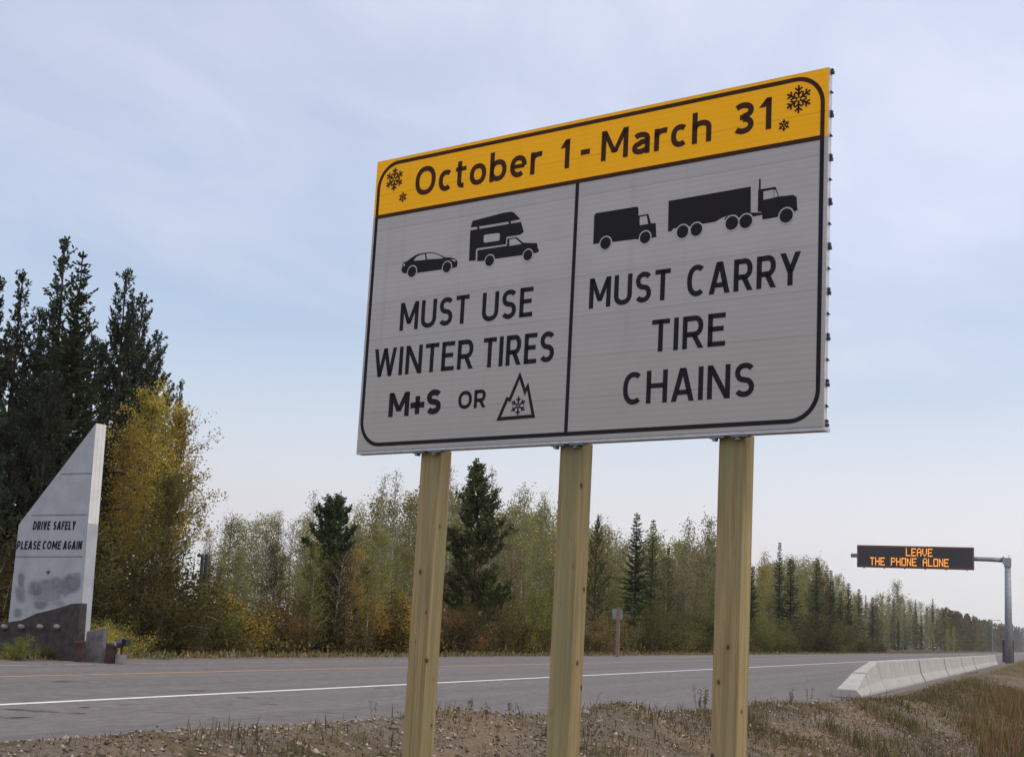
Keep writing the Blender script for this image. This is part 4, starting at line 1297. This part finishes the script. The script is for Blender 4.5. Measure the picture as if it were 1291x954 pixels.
def gen_bush(seed, h=2.4, r0=1.0, leaves=2600, size=0.09, mat='shade_leaf'):
    rs = np.random.RandomState(seed)
    tk = MB(); tips = []
    for i in range(16):
        a = rs.rand() * 6.28; el = 0.75 + 0.7 * rs.rand()
        d = np.array([math.cos(a) * math.cos(el), math.sin(a) * math.cos(el), math.sin(el)]); p = np.array([rs.normal() * 0.15, rs.normal() * 0.15, -0.1]); pts = [p]
        ln = h * (0.55 + 0.45 * rs.rand())
        for s in range(4):
            d = unit(d + rs.normal(size=3) * 0.18 + np.array([0, 0, 0.05])); p = p + d * ln / 4; pts.append(p)
            if s > 0: tips.append((pts[-2], p))
        tk.tube([tuple(q) for q in pts], [0.022, 0.017, 0.012, 0.008, 0.004], 3, caps=False)
        for s in range(6):
            b = pts[rs.randint(1, 5)]; e = b + unit(rs.normal(size=3) + np.array([0, 0, 0.3])) * (0.25 + 0.3 * rs.rand()) * r0; tk.tube([tuple(b), tuple(e)], [0.007, 0.003], 3, caps=False); tips.append((b, e))
    pick = rs.randint(0, len(tips), leaves)
    A = np.array([t[0] for t in tips])[pick]; B = np.array([t[1] for t in tips])[pick]
    C = A + (B - A) * rs.rand(leaves, 1) + rs.normal(size=(leaves, 3)) * 0.12
    C[:, 2] = np.maximum(C[:, 2], 0.03)
    k = h / max(0.1, C[:, 2].max()); C[:, 2] *= k
    D = unit(rs.normal(size=(leaves, 3)) + np.array([0, 0, -0.2]))
    L = size * (0.7 + 0.6 * rs.rand(leaves))
    return tk.mesh('trunk', M['bark_grey']), crown_mesh('crown', C, D, L, L * 0.7, M[mat], rs), h


KIND = dict(
    spruce=[gen_spruce(1, 8, 1.40, 1.0, 0.12), gen_spruce(2, 8, 1.15, 1.0, 0.15), gen_spruce(3, 8, 1.65, 1.0, 0.2)],
    spruce_far=[gen_spruce(5, 9, 1.6, 0.85, 0.12), gen_spruce(6, 9, 1.35, 0.85, 0.18), gen_spruce(8, 9, 1.75, 0.85, 0.25)],
    pine=[gen_pine(11, 11, 2.1, 0.1, 0.2, 1.0, 1.3), gen_pine(12, 11, 2.3, 0.12, 0.25, 1.0, 1.2)],
    pine_full=[gen_pine(14, 7, 2.0, 0.04, 0.02, 1.3, 2.7, 'pine', 0.60), gen_pine(15, 7, 1.7, 0.04, 0.0, 1.3, 3.4, 'pine', 0.36)],
    pine_dark=[gen_pine(16, 11, 2.9, 0.05, 0.08, 1.2, 1.7, 'black_pine'), gen_pine(17, 11, 2.3, 0.07, 0.15, 1.2, 1.7, 'black_pine'), gen_pine(18, 11, 2.1, 0.08, 0.25, 1.1, 1.5, 'black_pine', 0.85)],
    spruce_dark=[gen_spruce(7, 11, 2.5, 1.15)],
    aspen=[gen_aspen(21, 6, 0.95, 4600, 0.07, 0.5, 0.1, shape=0.42), gen_aspen(22, 6, 1.1, 5200, 0.07, 0.5, 0.1, shape=0.42), gen_aspen(23, 6, 0.85, 3600, 0.07, 0.65, 0.1, shape=0.42), gen_aspen(24, 6, 1.2, 5600, 0.07, 0.42, 0.08, shape=0.36)],
    aspen_bare=[gen_aspen(25, 7, 0.75, 1150, 0.075, 0.62, 0.2), gen_aspen(26, 7, 0.9, 1500, 0.075, 0.55, 0.25), gen_aspen(27, 7, 0.6, 800, 0.075, 0.6, 0.2)],
    aspen_far=[gen_aspen(31, 8, 1.3, 3000, 0.13, 0.5, 0.06, spread=0.2, shape=0.36), gen_aspen(32, 8, 1.1, 2400, 0.13, 0.6, 0.06, spread=0.2, shape=0.36), gen_aspen(33, 8, 1.5, 3200, 0.13, 0.4, 0.06, spread=0.22, shape=0.32)],
    birch=[gen_aspen(41, 8, 2.0, 10000, 0.082, 0.15, 0.28, 'bark_grey', 'yellow_leaf', 0.15, 0.36), gen_aspen(42, 8, 1.7, 8000, 0.082, 0.15, 0.30, 'bark_grey', 'yellow_leaf', 0.15, 0.36)],
    bush=[gen_bush(51, 2.4, 1.0, 5200, 0.065), gen_bush(52, 2.4, 1.2, 6000, 0.065), gen_bush(53, 2.4, 0.8, 4600, 0.065)],
)
NAMES = dict(spruce='spruce_tree', spruce_far='spruce_tree', pine='pine_tree', pine_full='pine_tree', pine_dark='pine_tree', spruce_dark='spruce_tree', aspen='aspen_tree', aspen_bare='aspen_tree', aspen_far='aspen_tree', birch='birch_tree', bush='bush')
CATS = dict(spruce_tree='spruce', pine_tree='pine', aspen_tree='aspen', birch_tree='birch', bush='bush')
prng = random.Random(77)


def tree(kind, x, y, h, label, group=None, mat=None, wide=1.0, var=None):
    vs = KIND[kind]
    tm, cm, h0 = vs[var % len(vs)] if var is not None else prng.choice(vs)
    s = h / h0
    root = empty(NAMES[kind], (x, y, gz(x, y)), prng.uniform(0, 6.28))
    root.scale = (s * wide, s * wide, s)
    tag(root, label, CATS[NAMES[kind]], group)
    link(bpy.data.objects.new('trunk', tm), root)
    c = link(bpy.data.objects.new('crown', cm), root)
    if mat:
        c.material_slots[0].link = 'OBJECT'
        c.material_slots[0].material = M[mat]
    return root


def tree_px(kind, px, top, X0, label, group=None, mat=None, wide=1.0, var=None):
    p = at_x(px, top, X0)
    x, y = float(p[0]), float(p[1])
    return tree(kind, x, y, float(p[2]) - gz(x, y), label, group, mat, wide, var)


# ---- dark conifers behind the slab
for kind, px, top, X0, var, wide, label in (
        ('pine_dark', 74, 300, -31, 2, 1.0, 'tallest dark pine of the cluster behind the slab, with an open thin tip'),
        ('spruce_dark', 105, 316, -29.5, 0, 0.9, 'dense black-green spruce with a pointed tip next to the tallest pine'),
        ('pine_dark', 154, 347, -31, 1, 0.85, 'dark pine with a narrow rounded tip behind the pale slab edge'),
        ('pine_dark', 186, 379, -33, 1, 0.9, 'dark pine with clumpy upturned boughs above the yellow birches'),
        ('pine_dark', 30, 340, -32, 2, 0.95, 'slender dark pine with an open top, second in from the picture edge'),
        ('pine_dark', 6, 353, -31.5, 2, 0.95, 'dark pine cut by the picture edge, with a thin open tip'),
        ('pine_dark', 229, 480, -36, 2, 0.7, 'small dark pine tip poking out above the yellow birches')):
    tree_px(kind, px, top, X0, label, None, None, wide, var)
for px, top, X0, var in ((-30, 340, -33, 1), (-70, 360, -31, 0), (52, 395, -34, 1), (62, 470, -28.5, 0), (128, 430, -33.5, 0), (112, 520, -30.5, 1), (-10, 470, -29, 1), (165, 470, -34, 1), (205, 425, -35.5, 1), (-50, 480, -30, 0), (40, 545, -30, 0), (-15, 400, -34, 1), (90, 420, -35, 0), (140, 545, -31.5, 1), (100, 600, -28.5, 0), (150, 600, -30, 0), (70, 440, -30, 0), (20, 520, -29.5, 0), (55, 620, -28.5, 0), (-5, 600, -29, 0)):
    tree_px('pine_dark', px, top, X0, 'dark shaded pine inside the close cluster of conifers behind the slab', 'inner pines of the dark cluster behind the slab', None, 0.95, var)
# ---- yellow birches beside it
for px, top, X0, var, wide, mat, label in (
        (192, 510, -28.5, 0, 0.95, 'yellow_leaf', 'tallest golden birch against the dark pines beside the slab'),
        (230, 524, -29.5, 1, 1.05, 'yellow_leaf', 'golden birch reaching out to the open sky beside the slab'),
        (164, 552, -28, 1, 0.85, 'yellow_leaf', 'golden brown birch right beside the pale slab edge'),
        (215, 610, -26.5, 0, 1.0, 'shade_leaf', 'shaded olive birch low under the tall golden birch')):
    tree_px('birch', px, top, X0, label, None, mat, wide, var)
for px, top, X0, mat, wide in ((150, 640, -26.5, 'shade_leaf', 1.0), (185, 680, -25, 'shade_leaf', 1.1), (235, 690, -25, 'shade_leaf', 1.2), (262, 720, -25, 'green', 1.1), (205, 735, -24.3, 'shade_leaf', 1.3), (170, 740, -24.6, 'shade_leaf', 1.2), (240, 750, -24.2, 'shade_leaf', 1.2), (-20, 640, -27, 'shade_leaf', 1.2), (5, 690, -26, 'shade_leaf', 1.2), (130, 700, -27, 'shade_leaf', 1.1), (278, 745, -24.6, 'shade_leaf', 1.2)):
    tree_px('bush', px, top, X0, 'shaded dark olive bush under the golden birches and pines by the slab', 'dark undergrowth bushes near the slab', mat, wide)
tree_px('bush', 138, 776, -22.6, 'small yellow bush growing behind the floodlight', None, 'yellow_leaf', 1.3)
tree_px('bush', 160, 775, -22.8, 'small olive yellow bush on the far side of the floodlight', None, 'olive', 1.2)
tree_px('bush', 62, 808, -20.95, 'low shaded bush at the near corner of the dark plinth', None, 'shade_leaf', 1.6, 0)
tree_px('bush', 25, 797, -20.75, 'low green bush in front of the dark plinth of the slab', None, 'green', 1.25, 1)

# ---- named trees along the wood
for kind, px, top, X0, var, wide, mat, label in (
        ('pine_full', 421, 636, -26.5, 1, 1.05, 'spruce', 'dark round-topped pine standing in front of the aspens'),
        ('pine_full', 600, 590, -27.5, 0, 1.05, 'pine', 'broad dark pine between the first and the middle wooden posts'),
        ('pine', 755, 653, -27.5, 0, 0.8, 'pine', 'brownish pine tip just past the middle wooden post'),
        ('spruce', 803, 646, -27.5, 2, 1.1, 'spruce', 'tall ragged spruce above the small marker plate'),
        ('spruce', 824, 655, -28, 1, 1.1, 'pine', 'slimmer grey green spruce beside the tall ragged spruce'),
        ('spruce_far', 843, 690, -29, 1, 0.8, 'spruce', 'short dark spruce past the pair of spruces by the marker'),
        ('spruce_far', 948, 714, -27, 0, 1.15, 'spruce', 'dark spruce half hidden by the third wooden post'),
        ('spruce_far', 983, 683, -28, 1, 0.85, 'spruce', 'narrow black spire of a spruce past the third wooden post'),
        ('spruce_far', 997, 703, -27, 0, 1.3, 'spruce', 'broad dark spruce beside the narrow black spire'),
        ('spruce_far', 1030, 703, -27.5, 0, 1.2, 'pine', 'spruce with a fine pointed tip midway to the message board'),
        ('spruce_far', 1047, 718, -27, 1, 1.4, 'spruce', 'dark spruce just before the message board edge'),
        ('spruce_far', 1070, 734, -27, 0, 1.35, 'pine', 'green spruce below the near end of the message board'),
        ('spruce_far', 1083, 742, -27, 1, 1.4, 'spruce', 'dark spruce below the near end of the lit text'),
        ('spruce_far', 1154, 755, -29, 1, 0.8, 'spruce', 'dark thin spruce tip below the middle of the message board'),
        ('spruce_far', 1176, 754, -30, 1, 0.75, 'spruce', 'small black spruce spire below the far half of the message board'),
        ('spruce_far', 1100, 752, -28, 0, 1.2, 'pine', 'green spruce below the first lit letters'),
        ('aspen_bare', 394, 618, -33, 0, 0.9, 'pale_olive', 'pale half-bare aspen with white stem behind the round-topped pine'),
        ('aspen_bare', 482, 595, -32, 2, 0.9, 'pale_olive', 'thin tall half-bare aspen, tallest before the first wooden post'),
        ('aspen_bare', 498, 592, -33, 0, 0.8, 'pale_olive', 'thin tall half-bare aspen close to the first wooden post'),
        ('aspen_bare', 572, 586, -32, 2, 0.8, 'pale_olive', 'wispy bare aspen between the first wooden post and the broad pine'),
        ('aspen_bare', 622, 588, -32, 0, 0.7, 'pale_olive', 'wispy bare aspen top leaning out behind the broad pine'),
        ('aspen', 662, 620, -30, 0, 0.95, 'pale_olive', 'pale leafed aspen in the gap before the middle wooden post'),
        ('aspen', 685, 627, -31, 1, 0.9, 'pale_olive', 'pale leafed aspen close beside the middle wooden post'),
        ('aspen_far', 867, 657, -30, 1, 0.85, 'pale_olive', 'airy aspen top between the spruces and the third post'),
        ('aspen_far', 895, 655, -30, 0, 0.8, 'pale_olive', 'airy aspen top right beside the third wooden post'),
        ('aspen_far', 965, 697, -29.5, 1, 0.9, 'yellow_leaf', 'yellowing aspen in front of the narrow black spire'),
        ('aspen_far', 1132, 735, -30, 2, 1.0, 'pale_olive', 'rounded airy aspen, tallest below the message board')):
    tree_px(kind, px, top, X0, label, None, mat, wide, var)

for px, top, X0, mat, wide, label in ((398, 690, -25.2, 'olive', 1.1, 'olive young aspen in front of the round-topped pine, nearest the golden birches'), (425, 700, -25.0, 'shade_leaf', 1.2, 'brownish young aspen covering the foot of the round-topped pine'),
                                      (447, 692, -25.3, 'yellow_leaf', 0.9, 'yellow tinged young aspen in front of the round-topped pine'), (468, 700, -25.2, 'olive', 1.1, 'olive young aspen at the far flank of the round-topped pine')):
    tree_px('aspen', px, top, X0, label, None, mat, wide)

# ---- the wood itself, row behind row
SKY = [(255, 668), (270, 650), (300, 636), (330, 640), (360, 632), (395, 640), (430, 655), (460, 630), (490, 612), (520, 615), (560, 610), (600, 625), (640, 640), (670, 632), (705, 640), (740, 655), (775, 665), (800, 672), (835, 676), (870, 672), (905, 672), (940, 705), (965, 702), (990, 698), (1015, 702), (1045, 708), (1070, 738), (1100, 752), (1130, 745), (1150, 757), (1180, 762), (1200, 770), (1230, 779), (1262, 786), (1291, 792)]
sky_at = lambda px: float(np.interp(px, [a for a, _ in SKY], [b for _, b in SKY]))
foot = lambda px: 834 - 0.0165 * (px - 250) if px < 1000 else 821.6 - 0.004 * (px - 1000)
ZONES = [(395, 'between the golden birches and the round-topped pine'), (515, 'between the round-topped pine and the first post'), (600, 'behind the first wooden post'),
         (705, 'between the broad pine and the middle post'), (775, 'just past the middle wooden post'), (900, 'behind the small marker plate'), (960, 'behind the third wooden post'),
         (1075, 'between the third post and the message board'), (1150, 'below the lit text of the message board'), (2000, 'far off below the message board arm')]
zone = lambda px: next(z for lim, z in ZONES if px < lim)
LOOK = dict(olive='olive leafed', pale_olive='pale thinly leafed', green='green leafed', yellow_leaf='yellow leafed', orange_leaf='orange leafed', rust_leaf='rusty brown', shade_leaf='dull olive', spruce='dark', pine='grey green')


def fill(row, X0s, fa, fb, kinds, step, pa=262, pb=1212, jit=0.5):
    px = pa
    while px < pb:
        X0 = prng.uniform(*X0s)
        d = float(np.linalg.norm(at_x(px, sky_at(px), X0)))
        sk = sky_at(px); ft = foot(px)
        top = sk + (ft - sk) * prng.uniform(fa, fb)
        ks = [k for k in kinds if (k[3] <= px < k[4])]
        tot = sum(k[2] for k in ks); u = prng.random() * tot
        for k in ks:
            u -= k[2]
            if u <= 0: break
        kind, mat = k[0], k[1]
        if d > 95: kind = {'aspen': 'aspen_far', 'aspen_bare': 'aspen_far', 'spruce': 'spruce_far', 'pine': 'spruce_far'}.get(kind, kind)
        nm = CATS[NAMES[kind]]
        tree_px(kind, px, top, X0, f'{LOOK[mat]} {nm} in the {row} row {zone(px)}', f'{LOOK[mat]} {nm} {row} row {zone(px)}', mat, prng.uniform(0.85, 1.2))
        px += max(7.0, 1890.0 / d * step * prng.uniform(1 - jit, 1 + jit))


ALL = (0, 3000)
fill('back', (-42, -36), 0.0, 0.12, [('aspen', 'pale_olive', 5, *ALL), ('aspen', 'olive', 2, *ALL), ('aspen_bare', 'pale_olive', 3, 0, 760), ('spruce', 'spruce', 0.25, 640, 3000), ('spruce', 'pine', 0.5, 900, 3000)], 0.62)
fill('middle', (-35, -31), 0.05, 0.32, [('aspen', 'pale_olive', 3, *ALL), ('aspen', 'olive', 4, *ALL), ('aspen', 'rust_leaf', 0.8, *ALL), ('aspen', 'yellow_leaf', 0.5, *ALL), ('spruce', 'pine', 0.15, *ALL), ('spruce', 'spruce', 0.6, 900, 3000)], 0.66)
fill('near', (-30, -27), 0.18, 0.52, [('aspen', 'olive', 4, *ALL), ('aspen', 'green', 2.2, 640, 1000), ('aspen', 'shade_leaf', 3.5, *ALL), ('aspen', 'rust_leaf', 1.2, 0, 760), ('aspen', 'orange_leaf', 0.6, 0, 760), ('spruce', 'pine', 0.35, *ALL), ('spruce', 'spruce', 0.6, 900, 3000)], 0.78)
fill('front', (-26.2, -24.6), 0.48, 0.82, [('bush', 'shade_leaf', 6, *ALL), ('bush', 'green', 2.0, 640, 1000), ('bush', 'orange_leaf', 0.5, 0, 720), ('bush', 'rust_leaf', 1.0, 0, 760), ('bush', 'olive', 1.2, *ALL), ('bush', 'yellow_leaf', 0.2, 0, 720)], 0.85, 262, 1120)
for px, top, mat, label in ((305, 735, 'orange_leaf', 'bright orange bush between the golden birches and the round-topped pine'), (285, 770, 'yellow_leaf', 'yellow orange bush low beside the bright orange one'), (575, 765, 'orange_leaf', 'bright orange bush behind the first wooden post'),
                            (585, 790, 'orange_leaf', 'low orange bush under the bright orange one by the first post'), (650, 770, 'yellow_leaf', 'yellow bush under the aspens before the middle wooden post'), (500, 740, 'orange_leaf', 'tall rusty orange bush before the first wooden post'), (462, 812, 'rust_leaf', 'low red brown bush at the road edge below the round-topped pine')):
    tree_px('bush', px, top, -25.0, label, None, mat, prng.uniform(0.9, 1.2))

# ---- the far wood that runs together
def stuff_leaves(name, C, D, L, Wd, mats, idx=None, seed=1):
    rs = np.random.RandomState(seed)
    V, F = leaf_faces(np.asarray(C), unit(np.asarray(D)), np.asarray(L), np.asarray(Wd), rs)
    o = link(bpy.data.objects.new(name, mesh_np(name, V, [F], mats, idx)))
    return tag(o, kind='stuff')


rs = np.random.RandomState(5)
C, D, L, I = [], [], [], []
for i in range(420):
    px = rs.uniform(1188, 1312); X0 = rs.uniform(-46, -28)
    if px > 1300: X0 = rs.uniform(-40, -30)
    px = min(px, 1308)
    p = at_x(px, min(sky_at(px), 792) + rs.uniform(-1, 1) * 3 + 14 * rs.rand() ** 1.5, X0)
    if p[1] > 2600: continue
    h = p[2]; n = 190
    con = rs.rand() < 0.4
    f = rs.rand(n) ** (0.8)
    r = (1 - f) * h * 0.16 if con else np.sqrt(np.clip(f * (1 - f) * 4, 0, 1)) * h * 0.13 + 0.2
    a = rs.rand(n) * 6.28; q = np.sqrt(rs.rand(n))
    C.append(np.stack([p[0] + np.cos(a) * r * q, p[1] + np.sin(a) * r * q, f * h], 1)); D.append(rs.normal(size=(n, 3))); L.append(np.full(n, 0.055 * h) * (0.6 + 0.8 * rs.rand(n)))
    I += [0 if con else (1 if rs.rand() < 0.6 else 2)] * n
C = np.concatenate(C); D = np.concatenate(D); L = np.concatenate(L)
stuff_leaves('far_wood', C, D, L, L * 0.6, [M['pine'], M['olive'], M['shade_leaf']], I, 6)

# undergrowth along the foot of the wood
n = 60000
y = 18 + 150 * rs.rand(n) ** 1.6; x = -22.6 - 7.5 * rs.rand(n) ** 1.3
hh = (0.25 + 1.3 * np.clip((-23.0 - x) / 2.0, 0, 1)) * np.array([0.6 + 0.8 * abs(mnoise.noise(Vector((a * 0.5, b * 0.5, 2)))) for a, b in zip(x, y)])
z = np.array([gz(a, b) for a, b in zip(x, y)]) + rs.rand(n) * hh
idx = np.array([0 if v < 0.58 else (1 if v < 0.86 else (2 if v < 0.95 else 3)) for v in rs.rand(n)])
D = rs.normal(size=(n, 3)) * 0.6 + np.array([0, 0, 1.0]); L = 0.10 + 0.14 * rs.rand(n)
stuff_leaves('undergrowth', np.stack([x, y, z], 1), D, L, L * 0.5, [M['brush'], M['shade_leaf'], M['rust_leaf'], M['orange_leaf']], idx, 7)
# dry verge grass on the far side
n = 26000
y = 16 + 420 * rs.rand(n) ** 1.9; x = ROAD_FAR - 0.35 - 2.6 * rs.rand(n) - 1.2 * rs.rand(n) * (y > 100)
z = np.array([gz(a, b) for a, b in zip(x, y)])
L = (0.10 + 0.22 * rs.rand(n)) * np.clip((ROAD_FAR - x) / 1.2, 0.3, 1); D = rs.normal(size=(n, 3)) * 0.35 + np.array([0, 0, 1.0])
stuff_leaves('verge_grass', np.stack([x, y, z + L * 0.35], 1), D, L, 0.025 + 0.0006 * y, [M['straw'], M['weed'], M['rust_leaf']], rs.choice(3, n, p=[0.4, 0.4, 0.2]), 8)

# ---- near bank: stones, dry grass, weeds
def bank_points(n, y0, y1, s0, s1, seed, keep=None, ypow=1.0):
    r = np.random.RandomState(seed); out = []
    while len(out) < n:
        y = y0 + (y1 - y0) * r.rand() ** ypow; x = edge(y) + s0 + (s1 - s0) * r.rand()
        if keep is None or r.rand() < keep(x, y): out.append((x, y, gz(x, y)))
    return np.array(out)


clump = lambda x, y, k=0.7, o=0.0: mnoise.noise(Vector((x * k, y * k, 11.0 + o)))
P = np.concatenate([bank_points(12000, 8.5, 30, -0.45, 3.0, 3, lambda x, y: 0.25 + 0.9 * max(0, clump(x, y, 0.9, 5) + 0.25)), bank_points(2500, 26, 60, -0.1, 3.5, 4), bank_points(500, 8.5, 40, -1.3, -0.2, 5)])
r = np.random.RandomState(12); n = len(P)
siz = 0.008 + 0.020 * r.rand(n) ** 2.5 + 0.030 * (r.rand(n) < 0.03) * r.rand(n)
octa = np.array([[1, 0, 0], [-1, 0, 0], [0, 1, 0], [0, -1, 0], [0, 0, 1], [0, 0, -1]], float)
OF = np.array([[0, 2, 4], [2, 1, 4], [1, 3, 4], [3, 0, 4], [2, 0, 5], [1, 2, 5], [3, 1, 5], [0, 3, 5]])
V = octa[None] * (siz[:, None, None] * (0.6 + 0.8 * r.rand(n, 6, 1))) * np.array([1.2, 1.2, 0.8])
ang = r.rand(n) * 6.28; ca, sa = np.cos(ang), np.sin(ang)
V = np.stack([V[..., 0] * ca[:, None] - V[..., 1] * sa[:, None], V[..., 0] * sa[:, None] + V[..., 1] * ca[:, None], V[..., 2]], -1) + P[:, None, :] + np.array([0, 0, 0.004])
F = (np.arange(n)[:, None, None] * 6 + OF[None]).reshape(-1, 3)
tag(link(bpy.data.objects.new('gravel', mesh_np('gravel', V.reshape(-1, 3), [F], [M['stones']]))), kind='stuff')


def blades(name, P, hmin, hmax, wid, lean, mats, probs, seed, per=1, spread=0.05):
    r = np.random.RandomState(seed)
    Q = np.repeat(P, per, 0); n = len(Q)
    Q = Q + np.concatenate([r.normal(size=(n, 2)) * spread, np.zeros((n, 1))], 1)
    h = hmin + (hmax - hmin) * r.rand(n) ** 1.5
    a = r.rand(n) * 6.28; ln = lean * r.rand(n)
    top = Q + np.stack([np.cos(a) * ln * h, np.sin(a) * ln * h, h], 1)
    mid = Q + (top - Q) * 0.55 + np.array([0, 0, 0.06]) * h[:, None]
    b = r.rand(n) * 6.28; s = np.stack([np.cos(b), np.sin(b), 0 * b], 1) * (wid * (0.6 + 0.8 * r.rand(n)))[:, None] / 2
    Q = Q - np.array([0, 0, 0.02])
    V = np.stack([Q - s, Q + s, mid + s * 0.8, top, mid - s * 0.8], 1).reshape(-1, 3)
    F = np.arange(n * 5).reshape(n, 5)
    o = link(bpy.data.objects.new(name, mesh_np(name, V, [F], mats, r.choice(len(mats), n, p=probs))))
    return tag(o, kind='stuff')


gk = lambda x, y: min(1.0, max(0.0, 0.30 + 1.2 * clump(x, y, 0.8))) * (1.0 if y > 20 else 0.6)
blades('dry_grass', np.concatenate([bank_points(1500, 8.5, 24, 0.20, 3.2, 21, gk), bank_points(10000, 20, 50, 0.3, 4.6, 22, gk), bank_points(6000, 45, 170, 0.5, 9, 23, gk, 1.3)]), 0.02, 0.10, 0.007, 1.0, [M['straw'], M['weed'], M['rust_leaf']], [0.42, 0.48, 0.10], 24, 5, 0.07)
wk = lambda x, y: min(1.0, max(0.0, 0.12 + 1.4 * clump(x, y, 0.9, 9)))
blades('weedy_ground_cover', np.concatenate([bank_points(260, 12, 24, 0.3, 3.0, 31, wk), bank_points(2600, 21, 55, 0.6, 4.6, 32, wk)]), 0.04, 0.22, 0.012, 0.5, [M['weed'], M['green'], M['rust_grass'], M['straw']], [0.60, 0.12, 0.10, 0.18], 33, 7, 0.12)
ok_ = lambda x, y: sstep(-1.75, -0.8, x) * (1.0 if clump(x, y, 0.7, 3) > -0.1 else 0.25)
blades('rust_coloured_grass', bank_points(1700, 17, 46, 1.4, 5.4, 41, ok_), 0.10, 0.52, 0.014, 0.45, [M['rust_grass'], M['straw'], M['weed'], M['green']], [0.42, 0.16, 0.28, 0.14], 42, 9, 0.10)
# leafy scraps among the stones
P = bank_points(16000, 9, 45, 0.2, 4.6, 51, lambda x, y: 0.4 + max(0, clump(x, y, 0.6, 9)))
r = np.random.RandomState(52)
stuff_leaves('fallen_leaves', P + np.array([0, 0, 0.012]) + r.rand(len(P), 1) * np.array([0, 0, 0.05]), r.normal(size=(len(P), 3)), 0.03 + 0.035 * r.rand(len(P)), 0.022, [M['weed'], M['straw'], M['rust_leaf'], M['shade_leaf']], r.choice(4, len(P), p=[0.4, 0.25, 0.15, 0.2]), 53)


# single tall weeds that stand against the asphalt
def gen_weed(seed, h):
    r = np.random.RandomState(seed); tk = MB(); C, D = [], []
    for k in range(r.randint(2, 5)):
        a = r.rand() * 6.28; q = np.array([math.cos(a), math.sin(a), 0]) * 0.06; t = q * (0.8 + r.rand()) + np.array([0, 0, h * (0.65 + 0.35 * r.rand())])
        tk.tube([tuple(q * 0.3 - np.array([0, 0, 0.05])), tuple((q + t) * 0.5), tuple(t)], [0.006, 0.005, 0.003], 4)
        for j in range(26):
            f = 0.25 + 0.75 * r.rand() ** 0.6; b = q + (t - q) * f + r.normal(size=3) * 0.022 * (0.4 + f); C.append(b); D.append(r.normal(size=3) + np.array([0, 0, 0.8]))
    return tk.mesh('stem', M['weed']), crown_mesh('leaves', C, D, 0.045, 0.02, M['weed'], r)


WEED = [gen_weed(s, 0.5) for s in (1, 2, 3)]
for k, (px, py, top, near) in enumerate(((856, 897, 868, 'before the third wooden post'), (861, 898, 870, 'before the third wooden post'), (885, 900, 880, 'close to the third wooden post'), (1000, 895, 872, 'past the third wooden post'), (1020, 893, 874, 'past the third wooden post'), (590, 912, 893, 'past the first wooden post'), (612, 913, 896, 'past the first wooden post'), (470, 915, 898, 'before the first wooden post'), (640, 908, 890, 'before the middle wooden post'), (1046, 902, 880, 'below the barrier end block'), (1108, 905, 884, 'below the ramped barrier block'))):
    g0 = ground(px, py, 0.0); x, y = float(g0[0]), float(g0[1]); x = max(x, edge(y) + 0.15)
    d = np.linalg.norm(g0); h = max(0.2, (py - top) / 1890 * d * 1.05)
    root = empty('dry_weed', (x, y, gz(x, y)), k * 1.3); root.scale = (h / 0.5,) * 3
    tag(root, f'thin dry weed standing against the asphalt {near}', 'weed', f'dry weeds {near}')
    sm, lm = WEED[k % 3]
    link(bpy.data.objects.new('stem', sm), root); link(bpy.data.objects.new('leaves', lm), root)

# pale stone on the gravel by the first post, chunks of rubble along the asphalt edge
def rock(px, py, w, h, mat, label, group=None, seed=1, dz=0.0):
    g0 = ground(px, py, dz); x, y = float(g0[0]), float(g0[1])
    bm = bmesh.new(); bmesh.ops.create_icosphere(bm, subdivisions=2, radius=1.0)
    for v in bm.verts:
        k = 1 + 0.35 * mnoise.noise(v.co * 1.3 + Vector((seed * 3.1, 0, 0)))
        v.co = Vector((v.co.x * w * k, v.co.y * w * 0.8 * k, v.co.z * h * k))
    me = bpy.data.meshes.new('rock'); bm.to_mesh(me); bm.free(); me.materials.append(mat)
    o = link(bpy.data.objects.new('rock', me)); o.location = (x, y, gz(x, y) + h * 0.5); o.rotation_euler = (0.1, 0.1, seed)
    return tag(o, label, 'rock', group)


rock(480, 927, 0.085, 0.045, mat_simple('pale_rock', (0.34, 0.27, 0.22), 0.9, 0, 0.2, 14, bump=0.01), 'flat pale stone on the gravel next to the first wooden post', None, 1)
dk = mat_simple('dark_rock', (0.10, 0.088, 0.08), 0.95, 0, 0.25, 14, bump=0.01)
for k, (px, py) in enumerate(((789, 895), (810, 898), (1052, 880), (770, 899), (1040, 862))):
    if k in (2, 4): continue
    rock(px, py, 0.05, 0.03, dk, 'small dark stone at the asphalt edge past the middle post', 'dark stones at the asphalt edge', k + 2)
# short dark stake by the barrier foot
sp = ground(1218, 848, 0.0)
x, y = float(sp[0]), float(sp[1])
mb = MB(); mb.tube([(0, 0, -0.2), (-0.25, 0.1, 0.55)], [0.05, 0.04], 8); mb.tube([(0.02, 0, 0.0), (0.5, 0.2, 0.06)], [0.045, 0.03], 6)
st = mb.build('dead_branch', M['dark_metal']); st.location = (x, y, gz(x, y) + 0.02); tag(st, 'dark forked stick lying at the foot of the barrier row', 'stick')

# ------------------------------------------------------------------ thin autumn haze
hb_ = MB(); hb_.box(-420, 160, -260, 2900, -4.0, 24.0)
t = NT('haze_air'); pv = t.n('ShaderNodeVolumePrincipled'); pv.inputs['Color'].default_value = (0.93, 0.94, 0.97, 1); pv.inputs['Density'].default_value = 0.00013; pv.inputs['Anisotropy'].default_value = 0.2
t.l(pv.outputs[0], t.out.inputs['Volume'])
tag(hb_.build('haze', t.m), kind='stuff')
